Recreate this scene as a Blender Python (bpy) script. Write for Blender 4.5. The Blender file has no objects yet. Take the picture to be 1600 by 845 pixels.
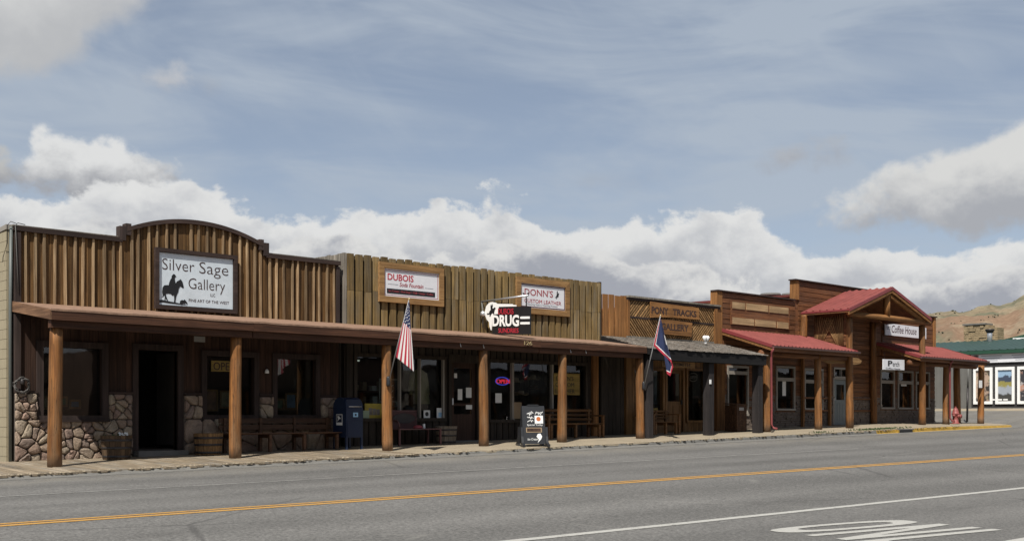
import bpy, bmesh, math, random
from mathutils import Vector, Matrix
from mathutils.geometry import tessellate_polygon

# ------------------------------------------------------------------ camera, sky, sun, exposure
scene = bpy.context.scene
COL = scene.collection
ZC = 1.42                      # camera height above the road
FPX = 1780.0                   # focal length in photo pixels (1600 wide)
TH = math.radians(43.13)       # view axis, turned from +Y (towards the shops) to +X (down the street)
HZ = 648.0                     # row of the horizon
cam_data = bpy.data.cameras.new('camera')
cam = bpy.data.objects.new('camera', cam_data); COL.objects.link(cam)
cam.location = (0, 0, ZC)
cam.rotation_euler = (math.radians(90), 0, -TH)
cam_data.sensor_width = 36.0
cam_data.lens = FPX / 1600 * 36
cam_data.shift_y = (HZ - 422.5) / 1600
cam_data.clip_start = 0.1; cam_data.clip_end = 6000
scene.camera = cam

SUN_TO = Vector((-1.667, -1.0, 2.58)).normalized()
sun_el = math.asin(SUN_TO.z); sun_az = math.atan2(SUN_TO.x, SUN_TO.y)
sl = bpy.data.lights.new('sun', 'SUN'); sl.energy = 5.0; sl.angle = math.radians(0.5); sl.color = (1.0, 0.955, 0.88)
so = bpy.data.objects.new('sun', sl); COL.objects.link(so)
so.rotation_euler = (-SUN_TO).to_track_quat('-Z', 'Y').to_euler()
so.location = (0, 0, 40)
vs = scene.view_settings
vs.view_transform = 'Standard'; vs.look = 'None'; vs.exposure = 0.22; vs.gamma = 1.0; vs.use_curve_mapping = False

class NT:
    """small node helper"""
    def __init__(s, tree): s.t = tree; s.n = tree.nodes; s.l = tree.links
    def node(s, typ, **kw):
        n = s.n.new(typ)
        for k, v in kw.items(): setattr(n, k, v)
        return n
    def put(s, sock, v):
        if v is None: return
        if hasattr(v, 'is_output'): s.l.new(v, sock)
        else: sock.default_value = v
    def math(s, op, a, b=None, c=None, clamp=False):
        n = s.node('ShaderNodeMath', operation=op); n.use_clamp = clamp
        s.put(n.inputs[0], a)
        if b is not None: s.put(n.inputs[1], b)
        if c is not None: s.put(n.inputs[2], c)
        return n.outputs[0]
    def mix(s, f, a, b, mode='MIX'):
        n = s.node('ShaderNodeMix', data_type='RGBA', blend_type=mode)
        n.clamp_factor = True
        s.put(n.inputs[0], f); s.put(n.inputs[6], a); s.put(n.inputs[7], b)
        return n.outputs[2]
    def comb(s, x, y, z):
        n = s.node('ShaderNodeCombineXYZ'); s.put(n.inputs[0], x); s.put(n.inputs[1], y); s.put(n.inputs[2], z); return n.outputs[0]
    def sep(s, v):
        n = s.node('ShaderNodeSeparateXYZ'); s.put(n.inputs[0], v); return n.outputs
    def noise(s, vec, scale=5, detail=4, rough=0.55, dist=0.0):
        n = s.node('ShaderNodeTexNoise'); s.put(n.inputs['Vector'], vec)
        n.inputs['Scale'].default_value = scale; n.inputs['Detail'].default_value = detail
        n.inputs['Roughness'].default_value = rough; n.inputs['Distortion'].default_value = dist
        return n.outputs[0]
    def smooth(s, v, a, b, lo=0.0, hi=1.0):
        n = s.node('ShaderNodeMapRange', interpolation_type='SMOOTHSTEP')
        s.put(n.inputs[0], v); s.put(n.inputs[1], a); s.put(n.inputs[2], b); s.put(n.inputs[3], lo); s.put(n.inputs[4], hi)
        return n.outputs[0]
    def lin(s, v, a, b, lo=0.0, hi=1.0):
        n = s.node('ShaderNodeMapRange'); s.put(n.inputs[0], v); s.put(n.inputs[1], a); s.put(n.inputs[2], b); s.put(n.inputs[3], lo); s.put(n.inputs[4], hi)
        return n.outputs[0]
    def mapping(s, v, sc=(1, 1, 1), loc=(0, 0, 0)):
        n = s.node('ShaderNodeMapping'); s.put(n.inputs[0], v); n.inputs['Scale'].default_value = sc; n.inputs['Location'].default_value = loc
        return n.outputs[0]

def build_world():
    w = bpy.data.worlds.new('World'); scene.world = w; w.use_nodes = True
    t = NT(w.node_tree); t.n.clear()
    sky = t.node('ShaderNodeTexSky', sky_type='NISHITA')
    sky.sun_disc = False; sky.sun_elevation = sun_el; sky.sun_rotation = sun_az
    sky.altitude = 2100; sky.air_density = 1.0; sky.dust_density = 0.6; sky.ozone_density = 1.0
    tc = t.node('ShaderNodeTexCoord')
    x, y, z = t.sep(tc.outputs['Generated'])
    az = t.math('MULTIPLY', t.math('ARCTAN2', x, y), 57.29578)         # degrees from the street's normal
    el = t.math('MULTIPLY', t.math('ARCSINE', z), 57.29578)
    # thin high haze and cirrus bands
    st = t.comb(t.math('MULTIPLY', az, 0.03), t.math('MULTIPLY', t.math('ADD', el, t.math('MULTIPLY', az, 0.06)), 0.14), 1.7)
    ci = t.noise(st, 2.1, 5, 0.55, 0.6)
    st2 = t.comb(t.math('MULTIPLY', t.math('ADD', az, t.math('MULTIPLY', el, 0.9)), 0.10), t.math('MULTIPLY', el, 0.035), 6.2)
    ci2 = t.noise(st2, 2.6, 5, 0.6, 0.4)
    cir = t.math('ADD', t.smooth(ci, 0.30, 0.70, 0.0, 0.58), t.smooth(ci2, 0.42, 0.85, 0.0, 0.12))
    lowhaze = t.smooth(el, 0.0, 26.0, 0.50, 0.27)
    haze = t.math('MINIMUM', t.math('ADD', cir, lowhaze), 0.85)
    base = t.mix(1.0, sky.outputs[0], (0.130, 0.116, 0.107, 1), 'MULTIPLY')
    col = t.mix(haze, base, (0.51, 0.58, 0.67, 1))
    # cumulus: (kind, azimuth, elevation, half width, half height) or banks at a given top elevation
    def cloud(col, e, puff, depth, lit, shade, soft=0.45, amax=1.0):
        a = t.math('MULTIPLY', t.smooth(e, 0.0, soft), amax)
        d = t.smooth(t.math('ADD', e, t.math('MULTIPLY', t.math('SUBTRACT', puff, 0.5), -depth * 2.6)), 0.1, depth * 1.25)
        return t.mix(a, col, t.mix(d, lit, shade))
    def fb(seed, s, rough=0.57, sq=1.25, det=7):
        return t.noise(t.comb(az, t.math('MULTIPLY', el, sq), seed), s, det, rough, 0.15)
    W = (0.86, 0.865, 0.86, 1); G = (0.42, 0.44, 0.495, 1); G2 = (0.27, 0.285, 0.325, 1)
    def blob(col, a0, e0, ra, re, seed, amp, sc, depth, lit, shade, soft, amax=1.0, flat=0.0, tilt=0.0):
        n = fb(seed, sc)
        da = t.math('SUBTRACT', az, a0)
        dx = t.math('DIVIDE', da, ra)
        ey = t.math('SUBTRACT', t.math('SUBTRACT', el, e0), t.math('MULTIPLY', da, tilt))
        dy = t.math('DIVIDE', ey, re)
        r = t.math('SQRT', t.math('ADD', t.math('MULTIPLY', dx, dx), t.math('MULTIPLY', dy, dy)))
        e = t.math('ADD', t.math('MULTIPLY', t.math('SUBTRACT', 1.0, r), re), t.math('MULTIPLY', t.math('SUBTRACT', n, 0.5), amp))
        puff = fb(seed + 7.3, sc * 1.6)
        a = t.math('MULTIPLY', t.smooth(e, 0.0, soft), amax)
        low = t.smooth(t.math('ADD', ey, t.math('MULTIPLY', t.math('SUBTRACT', puff, 0.5), re * 2.2)), re * 0.55, -re * 0.75)
        return t.mix(a, col, t.mix(low, lit, shade))
    # generic scattered cumulus for the rest of the sky above the bank
    g1 = fb(41.0, 0.055, 0.55, 1.9)
    outf = t.smooth(t.math('ABSOLUTE', t.math('SUBTRACT', az, 43.0)), 27.0, 36.0)
    ge = t.math('MULTIPLY', t.math('SUBTRACT', g1, 0.55), 30.0)
    gm = t.math('MULTIPLY', t.smooth(ge, 0.0, 1.6), outf)
    col = t.mix(gm, col, t.mix(t.smooth(ge, 0.5, 4.5), W, G))
    # big clouds in and around the view
    col = blob(col, 16.4, 17.6, 12.8, 4.0, 3.1, 5.0, 0.16, 2.5, (0.74, 0.745, 0.74, 1), (0.56, 0.57, 0.585, 1), 1.4, 0.95, tilt=0.35)
    col = blob(col, 26.2, 15.7, 2.0, 1.0, 5.5, 2.4, 0.6, 1.0, (0.66, 0.665, 0.68, 1), (0.52, 0.54, 0.58, 1), 1.3, 0.85)
    col = blob(col, 28.4, 15.6, 1.2, 0.8, 6.5, 2.2, 0.6, 1.0, (0.5, 0.51, 0.53, 1), (0.44, 0.46, 0.5, 1), 1.6, 0.4)
    col = blob(col, 47.5, 11.6, 3.4, 0.8, 8.5, 2.2, 0.3, 1.0, (0.48, 0.5, 0.53, 1), (0.44, 0.46, 0.5, 1), 1.6, 0.5)
    col = blob(col, 57.4, 12.4, 2.6, 1.0, 9.9, 2.6, 0.5, 1.0, (0.52, 0.52, 0.53, 1), (0.42, 0.43, 0.47, 1), 1.3, 0.75)
    col = blob(col, 67.0, 10.9, 8.5, 2.5, 11.7, 3.6, 0.28, 2.5, (0.80, 0.80, 0.785, 1), (0.46, 0.475, 0.51, 1), 0.75, 0.97, tilt=0.12)
    col = blob(col, 23.0, 11.4, 4.0, 1.75, 13.3, 3.4, 0.36, 2.0, W, (0.42, 0.43, 0.46, 1), 0.6, 0.97)
    col = blob(col, 17.0, 11.2, 4.0, 1.7, 14.9, 3.4, 0.36, 2.0, (0.6, 0.6, 0.59, 1), (0.38, 0.39, 0.42, 1), 0.6, 0.97)
    # long cumulus bank round the horizon, three rows one behind the other
    for top, amp, sc, seed, lit, shade, depth in (
            (9.9, 8.0, 0.13, 21.3, W, (0.56, 0.58, 0.62, 1), 2.4),
            (7.8, 7.0, 0.19, 25.9, (0.82, 0.82, 0.81, 1), G, 1.7),
            (5.7, 5.0, 0.24, 33.3, (0.72, 0.73, 0.735, 1), (0.42, 0.44, 0.495, 1), 1.3),
            (4.0, 4.0, 0.28, 37.7, (0.60, 0.61, 0.63, 1), (0.42, 0.44, 0.49, 1), 1.2)):
        n = fb(seed, sc, 0.6)
        slope = t.math('MULTIPLY', t.math('SUBTRACT', t.math('MINIMUM', t.math('MAXIMUM', az, 30.0), 70.0), 43.0), -0.068)
        hump = t.math('MULTIPLY', t.smooth(t.math('ABSOLUTE', t.math('SUBTRACT', az, 43.5)), 9.0, 1.0), 0.7)
        e = t.math('ADD', t.math('SUBTRACT', t.math('ADD', t.math('ADD', top, slope), hump), el), t.math('MULTIPLY', t.math('SUBTRACT', n, 0.5), amp))
        col = cloud(col, e, fb(seed + 3.1, sc * 2.6), depth, lit, shade, 0.5)
    bg = t.node('ShaderNodeBackground'); bg.inputs[1].default_value = 0.74
    t.put(bg.inputs[0], col)
    out = t.node('ShaderNodeOutputWorld'); t.l.new(bg.outputs[0], out.inputs[0])
    w.cycles.sampling_method = 'MANUAL'; w.cycles.sample_map_resolution = 512
build_world()
scene.cycles.max_bounces = 6; scene.cycles.diffuse_bounces = 3; scene.cycles.glossy_bounces = 3
scene.cycles.transparent_max_bounces = 8; scene.cycles.use_denoising = True

# ------------------------------------------------------------------ measuring helpers
ST, CT = math.sin(TH), math.cos(TH)
def ray(u):
    a = (u - 800.0) / FPX
    return ST + a * CT, CT - a * ST            # X and Y per unit of depth
def UX(u, Y):
    rx, ry = ray(u); return Y * rx / ry
def ZV(u, v, Y):
    return (HZ - v) / FPX * (Y / ray(u)[1]) + ZC
def px(u, v, Y): return Vector((UX(u, Y), Y, ZV(u, v, Y)))
def pxX(u, v, X):
    rx, ry = ray(u); d = X / rx
    return Vector((X, d * ry, (HZ - v) / FPX * d + ZC))
def Z(r): return r + ZC
def sst(a, b, x):
    t = min(1, max(0, (x - a) / (b - a))); return t * t * (3 - 2 * t)
def zr(X, Y):
    """road surface"""
    x = min(54, max(-12, X))
    k = [(-30, -1.47), (0, -1.42), (9, -1.365), (13, -1.235 + .0051 * x), (17.3, -1.25 + .009 * x), (20.4, -1.245 + .0148 * x), (60, -1.245 + .0148 * x)]
    z = k[-1][1]
    if Y <= k[0][0]: z = k[0][1]
    else:
        for (y0, z0), (y1, z1) in zip(k, k[1:]):
            if Y <= y1: z = z0 + (z1 - z0) * (Y - y0) / (y1 - y0); break
    return z + 0.72 * sst(49, 64, X) * sst(10, 23, Y) + ZC
def zw(X, Y):
    """walkway in front of the shops"""
    x = min(50, max(-12, X))
    z = -1.003 + .0174 * (min(x, 43) - 8.7) + 0.004 * max(0, x - 43)
    return z + .032 * (Y - 22.15) + ZC

# ------------------------------------------------------------------ object helpers
R = random.Random(7)
ORG = {}
def link(o): COL.objects.link(o); return o
def org(p): return ORG.get(p.name, Vector((0, 0, 0))) if p else Vector((0, 0, 0))
def tag(o, label=None, cat=None, group=None, kind=None):
    if label: o['label'] = label
    if cat: o['category'] = cat
    if group: o['group'] = group
    if kind: o['kind'] = kind
    return o
def thing(name, label, cat, loc=(0, 0, 0), group=None):
    o = link(bpy.data.objects.new(name, None)); o.location = loc; o.empty_display_size = 0.2
    ORG[o.name] = Vector(loc); return tag(o, label, cat, group)
def meshobj(name, parent, verts, faces, mat, smooth=False, mats=None, midx=None, uv=None):
    o0 = org(parent)
    me = bpy.data.meshes.new(name)
    me.from_pydata([tuple(Vector(v) - o0) for v in verts], [], faces)
    for m in (mats or [mat]): me.materials.append(m)
    if midx: me.polygons.foreach_set('material_index', midx)
    if smooth: me.polygons.foreach_set('use_smooth', [True] * len(me.polygons))
    if uv:
        lay = me.uv_layers.new(name='UVMap')
        for lp in me.loops: lay.data[lp.index].uv = uv[lp.vertex_index]
    bm = bmesh.new(); bm.from_mesh(me); bmesh.ops.recalc_face_normals(bm, faces=bm.faces); bm.to_mesh(me); bm.free()
    me.update()
    o = link(bpy.data.objects.new(name, me))
    if parent: o.parent = parent; ORG[o.name] = o0.copy()
    return o
CUBEV = [(x, y, z) for x in (-.5, .5) for y in (-.5, .5) for z in (-.5, .5)]
CUBEF = [(0, 1, 3, 2), (4, 6, 7, 5), (0, 4, 5, 1), (2, 3, 7, 6), (0, 2, 6, 4), (1, 5, 7, 3)]
_cubes = {}
def cube_mesh(mat):
    if mat.name not in _cubes:
        me = bpy.data.meshes.new('block'); me.from_pydata(CUBEV, [], CUBEF); me.materials.append(mat); me.update(); _cubes[mat.name] = me
    return _cubes[mat.name]
def box(name, parent, lo, hi, mat, rot=None):
    """a leaf piece: shared block, scaled"""
    o = link(bpy.data.objects.new(name, cube_mesh(mat)))
    o.scale = [max(1e-4, abs(h - l)) for l, h in zip(lo, hi)]
    c = Vector([(l + h) / 2 for l, h in zip(lo, hi)])
    o.location = c - org(parent)
    if rot: o.rotation_euler = rot
    if parent: o.parent = parent
    return o
def boxgeo(lo, hi, verts, faces):
    b = len(verts)
    for x in (lo[0], hi[0]):
        for y in (lo[1], hi[1]):
            for z in (lo[2], hi[2]): verts.append((x, y, z))
    faces += [tuple(b + i for i in f) for f in CUBEF]
def boxes(name, parent, lst, mat):
    """one part made of several blocks (world coordinates)"""
    v, f = [], []
    for lo, hi in lst: boxgeo(lo, hi, v, f)
    return meshobj(name, parent, v, f, mat)
def ringgeo(rings, verts, faces, closed=True, caps=True):
    b = len(verts); n = len(rings[0])
    for r in rings: verts.extend(r)
    for i in range(len(rings) - 1):
        for j in range(n if closed else n - 1):
            k = (j + 1) % n
            faces.append((b + i * n + j, b + i * n + k, b + (i + 1) * n + k, b + (i + 1) * n + j))
    if caps:
        faces.append(tuple(b + j for j in reversed(range(n)))); faces.append(tuple(b + (len(rings) - 1) * n + j for j in range(n)))
def frame_of(d):
    d = Vector(d).normalized(); up = Vector((0, 0, 1)) if abs(d.z) < .95 else Vector((1, 0, 0))
    a = d.cross(up).normalized(); return a, d.cross(a).normalized()
def tubegeo(pts, rad, verts, faces, n=8):
    pts = [Vector(p) for p in pts]; rings = []
    for i, p in enumerate(pts):
        d = pts[min(i + 1, len(pts) - 1)] - pts[max(i - 1, 0)]
        a, b = frame_of(d); r = rad[i] if isinstance(rad, (list, tuple)) else rad
        rings.append([tuple(p + (a * math.cos(q) + b * math.sin(q)) * r) for q in [2 * math.pi * k / n for k in range(n)]])
    ringgeo(rings, verts, faces)
def tube(name, parent, pts, rad, mat, n=8, smooth=True):
    v, f = [], []; tubegeo(pts, rad, v, f, n); return meshobj(name, parent, v, f, mat, smooth)
def lathe(name, parent, c, prof, mat, n=20, smooth=True):
    c = Vector(c); rings = [[(c.x + r * math.cos(2 * math.pi * k / n), c.y + r * math.sin(2 * math.pi * k / n), c.z + z) for k in range(n)] for r, z in prof]
    v, f = [], []; ringgeo(rings, v, f); return meshobj(name, parent, v, f, mat, smooth)
def prism(name, parent, pts, o, ex, ey, thick, mat):
    """flat outline pts (in units of ex, ey from o) with real thickness towards -normal"""
    o = Vector(o); ex = Vector(ex); ey = Vector(ey); nrm = ex.cross(ey).normalized() * thick
    P = [o + ex * a + ey * b for a, b in pts]; n = len(P)
    tris = tessellate_polygon([[Vector((a, b, 0)) for a, b in pts]])
    v = [tuple(p) for p in P] + [tuple(p + nrm) for p in P]
    f = [tuple(t) for t in tris] + [tuple(i + n for i in t) for t in tris] + [(i, (i + 1) % n, n + (i + 1) % n, n + i) for i in range(n)]
    return meshobj(name, parent, v, f, mat)
_txt = {}
def text(name, parent, s, o, right, up, w, h, mat, shear=0.0, bold=0.0, ext=0.004, fit=True, thin=False):
    """lettering fitted into a w x h rectangle whose lower left corner is o"""
    key = (s, shear, bold)
    if key not in _txt:
        c = bpy.data.curves.new('lettering', 'FONT'); c.body = s; c.shear = shear; c.offset = bold; c.resolution_u = 3
        c.fill_mode = 'FRONT'; c.dimensions = '2D'
        ob = link(bpy.data.objects.new('lettering_tmp', c)); dg = bpy.context.evaluated_depsgraph_get(); dg.update()
        me = bpy.data.meshes.new_from_object(ob.evaluated_get(dg))
        V = [tuple(q.co) for q in me.vertices]; F = [tuple(p.vertices) for p in me.polygons]
        bpy.data.objects.remove(ob); bpy.data.curves.remove(c); bpy.data.meshes.remove(me)
        x0 = min(q[0] for q in V); x1 = max(q[0] for q in V); y0 = min(q[1] for q in V); y1 = max(q[1] for q in V)
        _txt[key] = ([((q[0] - x0) / (x1 - x0), (q[1] - y0) / (y1 - y0)) for q in V], F)
    V, F = _txt[key]
    o = Vector(o); right = Vector(right).normalized(); up = Vector(up).normalized(); nn = right.cross(up) * ext
    P = [o + right * (a * w) + up * (b * h) + nn for a, b in V]
    n = len(P); cnt = {}
    for f in F:
        for i in range(len(f)):
            e = (f[i], f[(i + 1) % len(f)]); cnt[e] = 1
    rim = [e for e in cnt if (e[1], e[0]) not in cnt]
    VV = [tuple(p) for p in P] + [tuple(p - nn * 1.5) for p in P]
    FF = list(F) + [(a, a + n, b + n, b) for a, b in rim]
    return meshobj(name, parent, VV, FF, mat)
def dup(root, loc, label=None, rz=None):
    r = root.copy(); link(r); r.location = loc
    if rz is not None: r.rotation_euler[2] = rz
    if label: r['label'] = label
    def rec(a, b):
        for ch in list(a.children):
            c = ch.copy(); link(c); c.parent = b; rec(ch, c)
    rec(root, r); return r

# ------------------------------------------------------------------ materials
MATS = {}
def newmat(name):
    m = bpy.data.materials.new(name); m.use_nodes = True; t = NT(m.node_tree); t.n.clear()
    p = t.node('ShaderNodeBsdfPrincipled'); o = t.node('ShaderNodeOutputMaterial'); t.l.new(p.outputs[0], o.inputs[0])
    MATS[name] = m; return m, t, p
def c4(c): return (c[0], c[1], c[2], 1)
def pos(t): return t.node('ShaderNodeNewGeometry').outputs['Position']
def bump(t, p, h, strength=0.3, dist=0.01):
    b = t.node('ShaderNodeBump'); b.inputs['Strength'].default_value = strength; b.inputs['Distance'].default_value = dist
    t.put(b.inputs['Height'], h); t.l.new(b.outputs[0], p.inputs['Normal'])
KA = 0.64
def wood(name, light, dark, grain='z', rough=0.8, var=0.35, streak=1.0, knots=True, gray=None):
    light, dark = [tuple(x * KA for x in c) for c in (light, dark)]; gray = tuple(x * KA for x in gray) if gray else None
    m, t, p = newmat(name)
    g = {'x': (0.7, 16, 16), 'y': (16, 0.7, 16), 'z': (16, 16, 0.7)}[grain]
    P = pos(t); inf = t.node('ShaderNodeObjectInfo')
    sh = t.node('ShaderNodeVectorMath', operation='ADD'); t.put(sh.inputs[0], P)
    t.put(sh.inputs[1], t.comb(t.math('MULTIPLY', inf.outputs['Random'], 7.0), t.math('MULTIPLY', inf.outputs['Random'], 3.0), t.math('MULTIPLY', inf.outputs['Random'], 5.0)))
    V = sh.outputs[0]
    n = t.noise(t.mapping(V, g), 1.6 * streak, 6, 0.62, 0.8)
    col = t.mix(t.smooth(n, 0.3, 0.72), c4(dark), c4(light))
    if gray:
        n3 = t.noise(t.mapping(V, tuple(x * 0.25 if x > 1 else x for x in g)), 1.2, 5, 0.6)
        col = t.mix(t.smooth(n3, 0.42, 0.72, 0, 0.8), col, c4(gray))
    if knots:
        vo = t.node('ShaderNodeTexVoronoi'); t.put(vo.inputs['Vector'], t.mapping(V, tuple(3.2 if x > 1 else 1.3 for x in g)))
        k = t.smooth(vo.outputs['Distance'], 0.05, 0.17, 0.55, 0.0)
        col = t.mix(k, col, tuple(x * 0.3 for x in dark) + (1,))
    val = t.math('MULTIPLY_ADD', inf.outputs['Random'], var, 1 - var / 2)
    big = t.noise(V, 1.3, 3, 0.5)
    val = t.math('MULTIPLY', val, t.lin(big, 0.25, 0.75, 0.78, 1.18))
    stn = t.noise(t.mapping(V, tuple(9 if x > 1 else 0.35 for x in g)), 1.0, 4, 0.6)
    val = t.math('MULTIPLY', val, t.lin(stn, 0.3, 0.7, 0.62, 1.22))
    col = t.mix(1.0, col, t.comb(val, val, val), 'MULTIPLY')
    t.put(p.inputs['Base Color'], col); p.inputs['Roughness'].default_value = rough
    p.inputs['Specular IOR Level'].default_value = 0.25
    bump(t, p, n, 0.5, 0.012)
    return m
def plain(name, col, rough=0.6, var=0.15, metal=0.0, scale=3.0, bmp=0.0, spec=0.4):
    if max(col) < 0.66 and not metal: col = tuple(x * KA for x in col)
    m, t, p = newmat(name)
    n = t.noise(pos(t), scale, 5, 0.6)
    f = t.lin(n, 0.25, 0.75, 1 - var, 1 + var)
    t.put(p.inputs['Base Color'], t.mix(1.0, c4(col), t.comb(f, f, f), 'MULTIPLY'))
    p.inputs['Roughness'].default_value = rough; p.inputs['Metallic'].default_value = metal; p.inputs['Specular IOR Level'].default_value = spec
    if bmp: bump(t, p, t.noise(pos(t), scale * 12, 4, 0.6), bmp, 0.01)
    return m
def stone(name, cols, scale=6):
    cols = [tuple(x * KA for x in c) for c in cols]
    m, t, p = newmat(name)
    inf = t.node('ShaderNodeObjectInfo'); r = t.node('ShaderNodeValToRGB'); t.put(r.inputs[0], inf.outputs['Random'])
    el = r.color_ramp.elements
    while len(el) < len(cols): el.new(0.5)
    for i, c in enumerate(cols): el[i].position = i / len(cols); el[i].color = c4(c)
    r.color_ramp.interpolation = 'LINEAR'
    n = t.noise(pos(t), scale, 7, 0.65); n2 = t.noise(pos(t), scale * 5, 5, 0.6)
    f = t.math('MULTIPLY', t.lin(n, 0.25, 0.75, 0.62, 1.3), t.lin(n2, 0.2, 0.8, 0.75, 1.2))
    t.put(p.inputs['Base Color'], t.mix(1.0, r.outputs[0], t.comb(f, f, f), 'MULTIPLY'))
    p.inputs['Roughness'].default_value = 0.9; p.inputs['Specular IOR Level'].default_value = 0.2
    bump(t, p, t.math('ADD', n, t.math('MULTIPLY', n2, 0.4)), 0.9, 0.05)
    return m
def glow(name, col, s):
    m, t, p = newmat(name); p.inputs['Base Color'].default_value = c4(col)
    p.inputs['Emission Color'].default_value = c4(col); p.inputs['Emission Strength'].default_value = s; return m
def glassmat(name, tint=(0.75, 0.8, 0.8)):
    m = bpy.data.materials.new(name); m.use_nodes = True; t = NT(m.node_tree); t.n.clear()
    tr = t.node('ShaderNodeBsdfTransparent'); tr.inputs[0].default_value = c4(tint)
    gl = t.node('ShaderNodeBsdfGlossy'); gl.inputs['Roughness'].default_value = 0.02; gl.inputs[0].default_value = (0.9, 0.9, 0.9, 1)
    lw = t.node('ShaderNodeLayerWeight'); lw.inputs[0].default_value = 0.5; bf = t.node('ShaderNodeNewGeometry').outputs['Backfacing']
    fr = t.math('MULTIPLY', t.math('MULTIPLY_ADD', t.math('POWER', lw.outputs['Facing'], 4.0), 0.85, 0.085), t.math('SUBTRACT', 1.0, bf))
    n = t.noise(t.mapping(pos(t), (1.2, 1, 0.9)), 1.0, 2, 0.5)
    b = t.node('ShaderNodeBump'); b.inputs['Strength'].default_value = 0.05; b.inputs['Distance'].default_value = 0.05; t.put(b.inputs['Height'], n)
    t.l.new(b.outputs[0], gl.inputs['Normal'])
    mx = t.node('ShaderNodeMixShader'); t.l.new(fr, mx.inputs[0]); t.l.new(tr.outputs[0], mx.inputs[1]); t.l.new(gl.outputs[0], mx.inputs[2])
    o = t.node('ShaderNodeOutputMaterial'); t.l.new(mx.outputs[0], o.inputs[0]); return m

mB1 = wood('brown_board_wood', (0.265, 0.142, 0.050), (0.10, 0.052, 0.020), 'z', var=0.6)
mB1bat = wood('tan_batten_wood', (0.60, 0.43, 0.25), (0.28, 0.17, 0.085), 'z', var=0.85, knots=False)
mB2 = wood('weathered_tan_board_wood', (0.42, 0.285, 0.115), (0.19, 0.125, 0.05), 'z', var=0.5, gray=(0.27, 0.22, 0.145))
mB2back = wood('dark_recessed_board_wood', (0.06, 0.046, 0.034), (0.03, 0.025, 0.02), 'z', var=0.3, knots=False)  # darkened so gaps between the proud boards read as deep shadow
mGreyW = wood('grey_weathered_wood', (0.42, 0.38, 0.32), (0.24, 0.21, 0.17), 'z', var=0.3)
mTrim = wood('dark_brown_trim', (0.085, 0.055, 0.045), (0.05, 0.033, 0.028), 'x', var=0.2, knots=False)
mTrimZ = wood('dark_brown_upright_trim', (0.085, 0.058, 0.05), (0.05, 0.035, 0.03), 'z', var=0.2, knots=False)
mFascia = wood('brown_fascia_paint', (0.155, 0.068, 0.036), (0.08, 0.036, 0.021), 'x', var=0.1, knots=False)
mPost = wood('orange_peeled_log', (0.47, 0.205, 0.06), (0.24, 0.095, 0.03), 'z', var=0.3, rough=0.6, gray=(0.34, 0.21, 0.11))
def log_post(name):
    m = wood(name, (0.50, 0.215, 0.062), (0.21, 0.085, 0.028), 'z', var=0.35, rough=0.65, gray=(0.33, 0.20, 0.105))
    t = NT(m.node_tree); p = [n for n in t.n if n.type == 'BSDF_PRINCIPLED'][0]
    col = p.inputs['Base Color'].links[0].from_socket; P = pos(t)
    ck = t.noise(t.mapping(P, (20, 20, .5)), 1.0, 3, .5)
    col = t.mix(t.smooth(t.math('ABSOLUTE', t.math('SUBTRACT', ck, .5)), .0, .018, .75, 0), col, (0.03, 0.014, 0.006, 1))
    x, y, z = t.sep(P)
    h = t.math('SUBTRACT', t.math('SUBTRACT', z, t.math('MULTIPLY', x, .0174)), t.math('MULTIPLY', t.noise(t.mapping(P, (6, 6, 1.2)), 1.0, 4, .6), .5))
    col = t.mix(t.smooth(h, .32, -.02, 0, .75), col, (0.16, 0.115, 0.08, 1))
    t.l.new(col, p.inputs['Base Color']); return m
mPost = log_post('peeled_log')
mLow1 = wood('shaded_reddish_board', (0.105, 0.054, 0.034), (0.05, 0.027, 0.019), 'z', var=0.5, knots=False)  # dark stain, with extra porch shade put into the colour
mLow2 = wood('shaded_grey_board', (0.085, 0.065, 0.05), (0.045, 0.036, 0.028), 'z', var=0.4, knots=False)  # also a dark stain, deepened in colour for the porch shade
mPlank = wood('walk_plank', (0.50, 0.40, 0.28), (0.32, 0.25, 0.17), 'y', var=0.35, gray=(0.42, 0.38, 0.32))
mOrange = wood('orange_cedar_board', (0.50, 0.235, 0.08), (0.27, 0.12, 0.04), 'z', var=0.35)
mOrangeX = wood('orange_cedar_board_lying', (0.47, 0.225, 0.08), (0.26, 0.12, 0.04), 'x', var=0.35)
mSlat = wood('lattice_slat_wood', (0.52, 0.31, 0.135), (0.30, 0.165, 0.07), 'z', var=0.5, knots=False)
mDoorW = wood('honey_door_wood', (0.38, 0.20, 0.075), (0.22, 0.11, 0.04), 'z', var=0.25, rough=0.5, knots=False)
mLog = wood('red_brown_siding_board', (0.34, 0.142, 0.055), (0.15, 0.06, 0.026), 'x', var=0.4, rough=0.65, gray=(0.20, 0.10, 0.055))
mPale = wood('pale_new_board', (0.66, 0.46, 0.25), (0.50, 0.33, 0.17), 'x', var=0.2)
mFrameW = wood('golden_sign_frame', (0.52, 0.31, 0.13), (0.34, 0.18, 0.07), 'x', var=0.2)
mBench = wood('dark_bench_wood', (0.17, 0.085, 0.045), (0.09, 0.045, 0.025), 'x', var=0.3, rough=0.6)
mBench2 = wood('log_bench_wood', (0.30, 0.15, 0.06), (0.16, 0.075, 0.03), 'x', var=0.3, rough=0.55)
mBarrel = wood('oak_barrel_stave', (0.40, 0.24, 0.11), (0.20, 0.115, 0.055), 'z', var=0.4)
mBarrelG = wood('grey_barrel_stave', (0.34, 0.29, 0.24), (0.2, 0.165, 0.13), 'z', var=0.4)
mBlackW = wood('black_stained_timber', (0.054, 0.045, 0.044), (0.03, 0.026, 0.026), 'z', var=0.2)
mBlackX = wood('black_stained_beam', (0.020, 0.018, 0.018), (0.011, 0.010, 0.010), 'x', var=0.2)
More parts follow.
